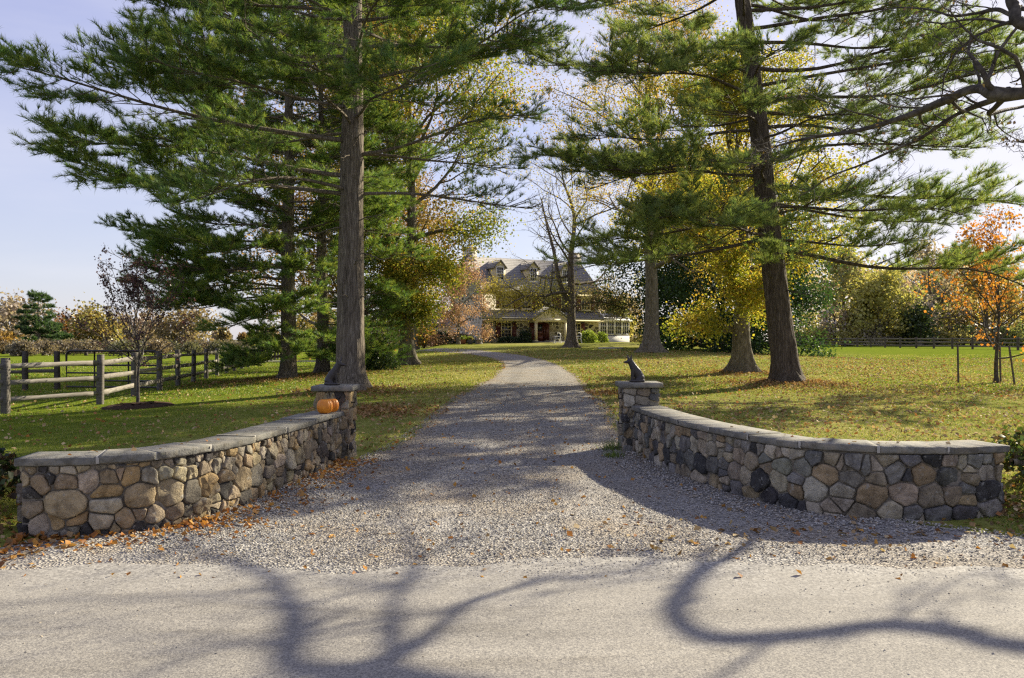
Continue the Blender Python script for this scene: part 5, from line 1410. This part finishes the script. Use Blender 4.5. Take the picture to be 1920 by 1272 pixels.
# ------------------------------------------------------------------ ground cover: gravel, grass, fallen leaves
rng = np.random.default_rng(15)
def in_view(X, Y, m=1.0):
    return (np.abs(X) < .66 * Y + m) & (Y > 3.4)
WLp, WRp = pfL.P, pfR.P
def behind_walls(X, Y):
    """lawn side of the two curved walls"""
    yl = np.interp(X, np.r_[WLp[::-1, 0][:0], np.sort(WLp[:, 0])], WLp[np.argsort(WLp[:, 0]), 1])
    yr = np.interp(X, np.sort(WRp[:, 0]), WRp[np.argsort(WRp[:, 0]), 1])
    return yl, yr
def near_wall(X, Y, dmin, dmax):
    """signed: True where the point lies dmin..dmax in front of a wall face"""
    res = np.zeros(len(X), bool)
    for pf in (pfL, pfR):
        D2 = (X[:, None] - pf.P[None, :, 0]) ** 2 + (Y[:, None] - pf.P[None, :, 1]) ** 2
        k = D2.argmin(1); dv = np.c_[X - pf.P[k, 0], Y - pf.P[k, 1]]
        sg = (dv * pf.N[k]).sum(1)
        res |= (sg > dmin) & (sg < dmax) & (np.sqrt(D2.min(1)) < dmax + .02)
    return res
def wall_clear(X, Y):
    return ~near_wall(X, Y, -.46, .015)

OCT = np.array([(1, 0, 0), (-1, 0, 0), (0, 1, 0), (0, -1, 0), (0, 0, 1), (0, 0, -1)], float)
OF = np.array([(0, 2, 4), (2, 1, 4), (1, 3, 4), (3, 0, 4), (2, 0, 5), (1, 2, 5), (3, 1, 5), (0, 3, 5)])
def scatter_stones(X, Y, size, seed):
    rng = np.random.default_rng(seed); N = len(X)
    V = OCT[None] * rng.uniform(.55, 1.25, (N, 6, 1)) + rng.normal(0, .22, (N, 6, 3))
    V[:, :, 2] *= .62
    a = rng.uniform(0, 6.28, N); ca, sa = np.cos(a)[:, None], np.sin(a)[:, None]
    Vx = V[:, :, 0] * ca - V[:, :, 1] * sa; Vy = V[:, :, 0] * sa + V[:, :, 1] * ca
    V = np.stack([Vx, Vy, V[:, :, 2]], -1) * size[:, None, None]
    V += np.stack([X, Y, ground(X, Y) + .014 + size * .28], -1)[:, None]
    F = (OF[None] + 6 * np.arange(N)[:, None, None]).reshape(-1, 3)
    pal = np.array([(.36, .34, .30), (.30, .285, .255), (.44, .415, .36), (.25, .24, .225), (.40, .34, .25), (.34, .305, .245), (.52, .49, .43), (.20, .195, .185)])
    C = pal[rng.integers(len(pal), size=N)] * rng.uniform(.8, 1.2, (N, 1))
    return MB().add(V.reshape(-1, 3), F, 0, np.repeat(C, 6, 0)).build('gravel', M['crushed_stone'])
n = 230000
Y = 4.4 + 16.8 * rng.random(n) ** 1.6; X = rng.uniform(-7, 7, n)
ok = (on_drive(X, np.maximum(Y, 5.55), .12)) & in_view(X, Y) & wall_clear(X, Y) & (rng.random(n) < smooth(4.75, 6.6, Y + .55 * fnoise(X, Y * .4, 0, .9, 1) + .25 * fnoise(X, Y, 2, 3.4, 2)) ** 1.5)
ok &= (fnoise(X * .9, Y * .9, 0, 1.5, 1) > -.75) | (rng.random(n) < .4)
lat = np.abs(X - .05 - .02 * (Y - 10)); ok &= ~((np.abs(lat - .8) < .28) & (Y > 7) & (rng.random(n) < .6))
sz = rng.uniform(.004, .0105, n) * (.55 + .45 * smooth(5.2, 6.4, Y)) * (1 + .5 * near_wall(X, Y, 0, .6)) * (1 + .02 * Y)
stuff(scatter_stones(X[ok], Y[ok], sz[ok], 3), 'loose grey crushed stone spread over the driveway mouth', 'gravel')
n = 2600
Y = 3.6 + rng.random(n) * 2.0; X = rng.uniform(-5, 5, n); ok = rng.random(n) < np.exp((Y - 5.6) * 1.6)
stuff(scatter_stones(X[ok], Y[ok], rng.uniform(.004, .009, n)[ok], 4), 'scattered grit carried onto the road edge', 'gravel')

def lawn_mask(X, Y):
    m = ~on_drive(X, Y, -.15) & wall_clear(X, Y) & (Y > 6.1)
    # nothing in the driveway mouth in front of the walls
    m &= ~(near_wall(X, Y, 0, 9) & (Y < 12) & (np.abs(X) < 4.4))
    m &= ~((X > -2.85) & (X < -2.2) & (Y > 11.1) & (Y < 11.75)) & ~((X > 1.6) & (X < 2.3) & (Y > 11.9) & (Y < 12.6))
    m &= ((X + 9.02) ** 2 + (Y - 19.2) ** 2 > .75)
    return m
def blades(n, ymin, ymax, pw, hgt, wid, seed):
    rng = np.random.default_rng(seed)
    Y = ymin + (ymax - ymin) * rng.random(n) ** pw; X = rng.uniform(-1, 1, n) * (.66 * Y + 1)
    ok = lawn_mask(X, Y); X, Y = X[ok], Y[ok]; n = len(X)
    den = fnoise(X, Y, 0, 1.7, 2); straw = smooth(-9, 3, X) * (.35 + .4 * fnoise(X, Y, 3, .8, 1)) + .18 + .35 * smooth(-7.5, -3, X) * smooth(4, 0, X)
    ok = den + rng.normal(0, .5, n) > -.7; X, Y, straw = X[ok], Y[ok], straw[ok]; n = len(X)
    s = (1 + .03 * (Y - 8))
    h = hgt * rng.uniform(.5, 1.3, n) * (1 + .25 * fnoise(X, Y, 1, 2.4, 3))
    a = rng.uniform(0, 6.28, n); lean = np.c_[rng.normal(0, .55, (n, 2)), np.ones(n)]; d = unit(lean)
    p = np.c_[X, Y, ground(X, Y) - .004]; sd = np.c_[np.cos(a), np.sin(a), np.zeros(n)] * (wid * s)[:, None]
    mid = p + d * (h * .55)[:, None]; tip = p + (d + np.c_[lean[:, :2] * .5, np.full(n, -.15)]) * h[:, None]
    V = np.stack([p - sd, p + sd, mid + sd * .7, tip, mid - sd * .7], 1)
    i = np.arange(n * 5).reshape(n, 5)
    G = np.array([(.12, .195, .018), (.165, .235, .024), (.215, .255, .033), (.10, .165, .016)]); S = np.array([(.35, .33, .095), (.43, .38, .16), (.31, .31, .07), (.25, .29, .05)])
    pick = rng.random(n) < straw
    C = np.where(pick[:, None], S[rng.integers(4, size=n)], G[rng.integers(4, size=n)]) * rng.uniform(.75, 1.25, (n, 1))
    mb = MB(); mb.add(V.reshape(-1, 3), i[:, [0, 1, 2, 4]], 0, np.repeat(C, 5, 0))
    mb.F.append(i[:, [4, 2, 3]]); mb.M.append(np.zeros(n, int))
    return mb
stuff(blades(260000, 6.3, 24, 1.35, .042, .0042, 21).build('grass', M['grass_blade']), 'short mown grass of the lawns behind the walls', 'grass')
stuff(blades(190000, 22, 62, 1.3, .055, .010, 22).build('grass', M['grass_blade']), 'mown grass of the lawns further back', 'grass')

# fallen leaves
LIT = np.array([(.27, .17, .075), (.34, .23, .11), (.19, .115, .05), (.38, .27, .14), (.29, .21, .11), (.44, .34, .19), (.29, .13, .045)])
def litter(X, Y, size, seed, pal=LIT, lift=.012):
    rng = np.random.default_rng(seed); n = len(X)
    P = np.c_[X, Y, ground(X, Y) + lift + rng.uniform(0, .012, n)]
    mb = MB(); leaves(mb, P, rng, size, pal[rng.integers(len(pal), size=n)] * rng.uniform(.7, 1.25, (n, 1)), 1.6, 0, .16)
    return mb.build('fallen_leaves', M['litter'])
n = 72000
Y = 7.5 + 46 * rng.random(n) ** 1.35; X = rng.uniform(-1, 1, n) * (.66 * Y + 1)
dens = smooth(-8, 6, X) * (.55 + .5 * fnoise(X, Y, 0, .55, 2)) + .10
dens += .5 * np.exp(-((X - 13) / 6) ** 2 - ((Y - 22.5) / 1.6) ** 2)
ok = (rng.random(n) < dens) & lawn_mask(X, Y)
sz = .062 * (1 + .012 * Y[ok])[:, None]
stuff(litter(X[ok], Y[ok], sz, 31, LIT * 1.22, lift=.03), 'brown and tan leaves scattered over the lawns', 'fallen leaves')
for (cx, cy, rr, m_) in ((8.45, 24.5, 1.5, 2600), (8.8, 30.3, 1.5, 1500), (-4.5, 22.2, 1.5, 1500), (-8.3, 30, 3.0, 2600), (-3.0, 17.5, 1.3, 1500), (2.6, 22, .9, 700)):
    X = rng.normal(cx, rr * .6, m_); Y = rng.normal(cy, rr * .6, m_); ok = lawn_mask(X, Y)
    stuff(litter(X[ok], Y[ok], .075, int(cx * 10 + 400), np.array([(.34, .20, .085), (.28, .155, .06), (.40, .25, .12), (.22, .12, .05)]), .02), 'rusty pine straw and leaves gathered under a trunk', 'pine straw')
# the drive: a few, more beside the left wall
n = 4200
Y = 5.6 + 20 * rng.random(n) ** 1.2; X = rng.uniform(-4.5, 4.5, n)
ok = on_drive(X, Y) & wall_clear(X, Y) & (rng.random(n) < .42)
stuff(litter(X[ok], Y[ok], .055, 32, np.array([(.30, .13, .035), (.40, .20, .05), (.22, .11, .04), (.48, .26, .06)])), 'single brown and orange leaves on the gravel', 'fallen leaves')
s = rng.uniform(0, 1, 2600); k = (s * (len(pfL.P) - 1)).astype(int); off = .03 + np.abs(rng.normal(0, .30, 2600)) * (1 + .4 * fnoise(s * 9, 0, 0, 2, 1))
X = pfL.P[k, 0] + pfL.N[k, 0] * off; Y = pfL.P[k, 1] + pfL.N[k, 1] * off
ok = (rng.random(2600) < .35 + .5 * (fnoise(s * 7, 2, 0, 1.6, 2) > .1)) & (off > .02)
stuff(litter(X[ok], Y[ok], .06, 33, np.array([(.34, .14, .035), (.44, .21, .05), (.24, .11, .04), (.50, .28, .08)])), 'drift of orange brown leaves along the foot of the tan wall', 'fallen leaves')
for pf_, sd_ in ((pfL, 36), (pfR, 37)):
    k = rng.integers(4, len(pf_.P) - 4, 16); dd_ = rng.uniform(-.33, .0, 16)
    X = pf_.P[k, 0] + pf_.N[k, 0] * dd_; Y = pf_.P[k, 1] + pf_.N[k, 1] * dd_
    mb_ = MB(); leaves(mb_, np.c_[X, Y, np.full(16, .625 + .066 + .012)], np.random.default_rng(sd_), .05, LIT[rng.integers(len(LIT), size=16)], 2.5, 0, .14)
    stuff(mb_.build('fallen_leaves', M['litter']), 'stray leaves resting on the flagstone coping', 'fallen leaves')
n = 900
X = np.r_[rng.normal(-5.0, .6, n), rng.normal(5.6, .7, n), rng.normal(2.6, 1.3, 260)]; Y = np.r_[rng.normal(6.75, .35, n), rng.normal(7.5, .5, n), rng.normal(6.9, .35, 260)]
ok = (Y > 5.7) & wall_clear(X, Y)
stuff(litter(X[ok], Y[ok], .065, 34), 'leaf litter lying on the banks at the outer wall ends', 'fallen leaves')
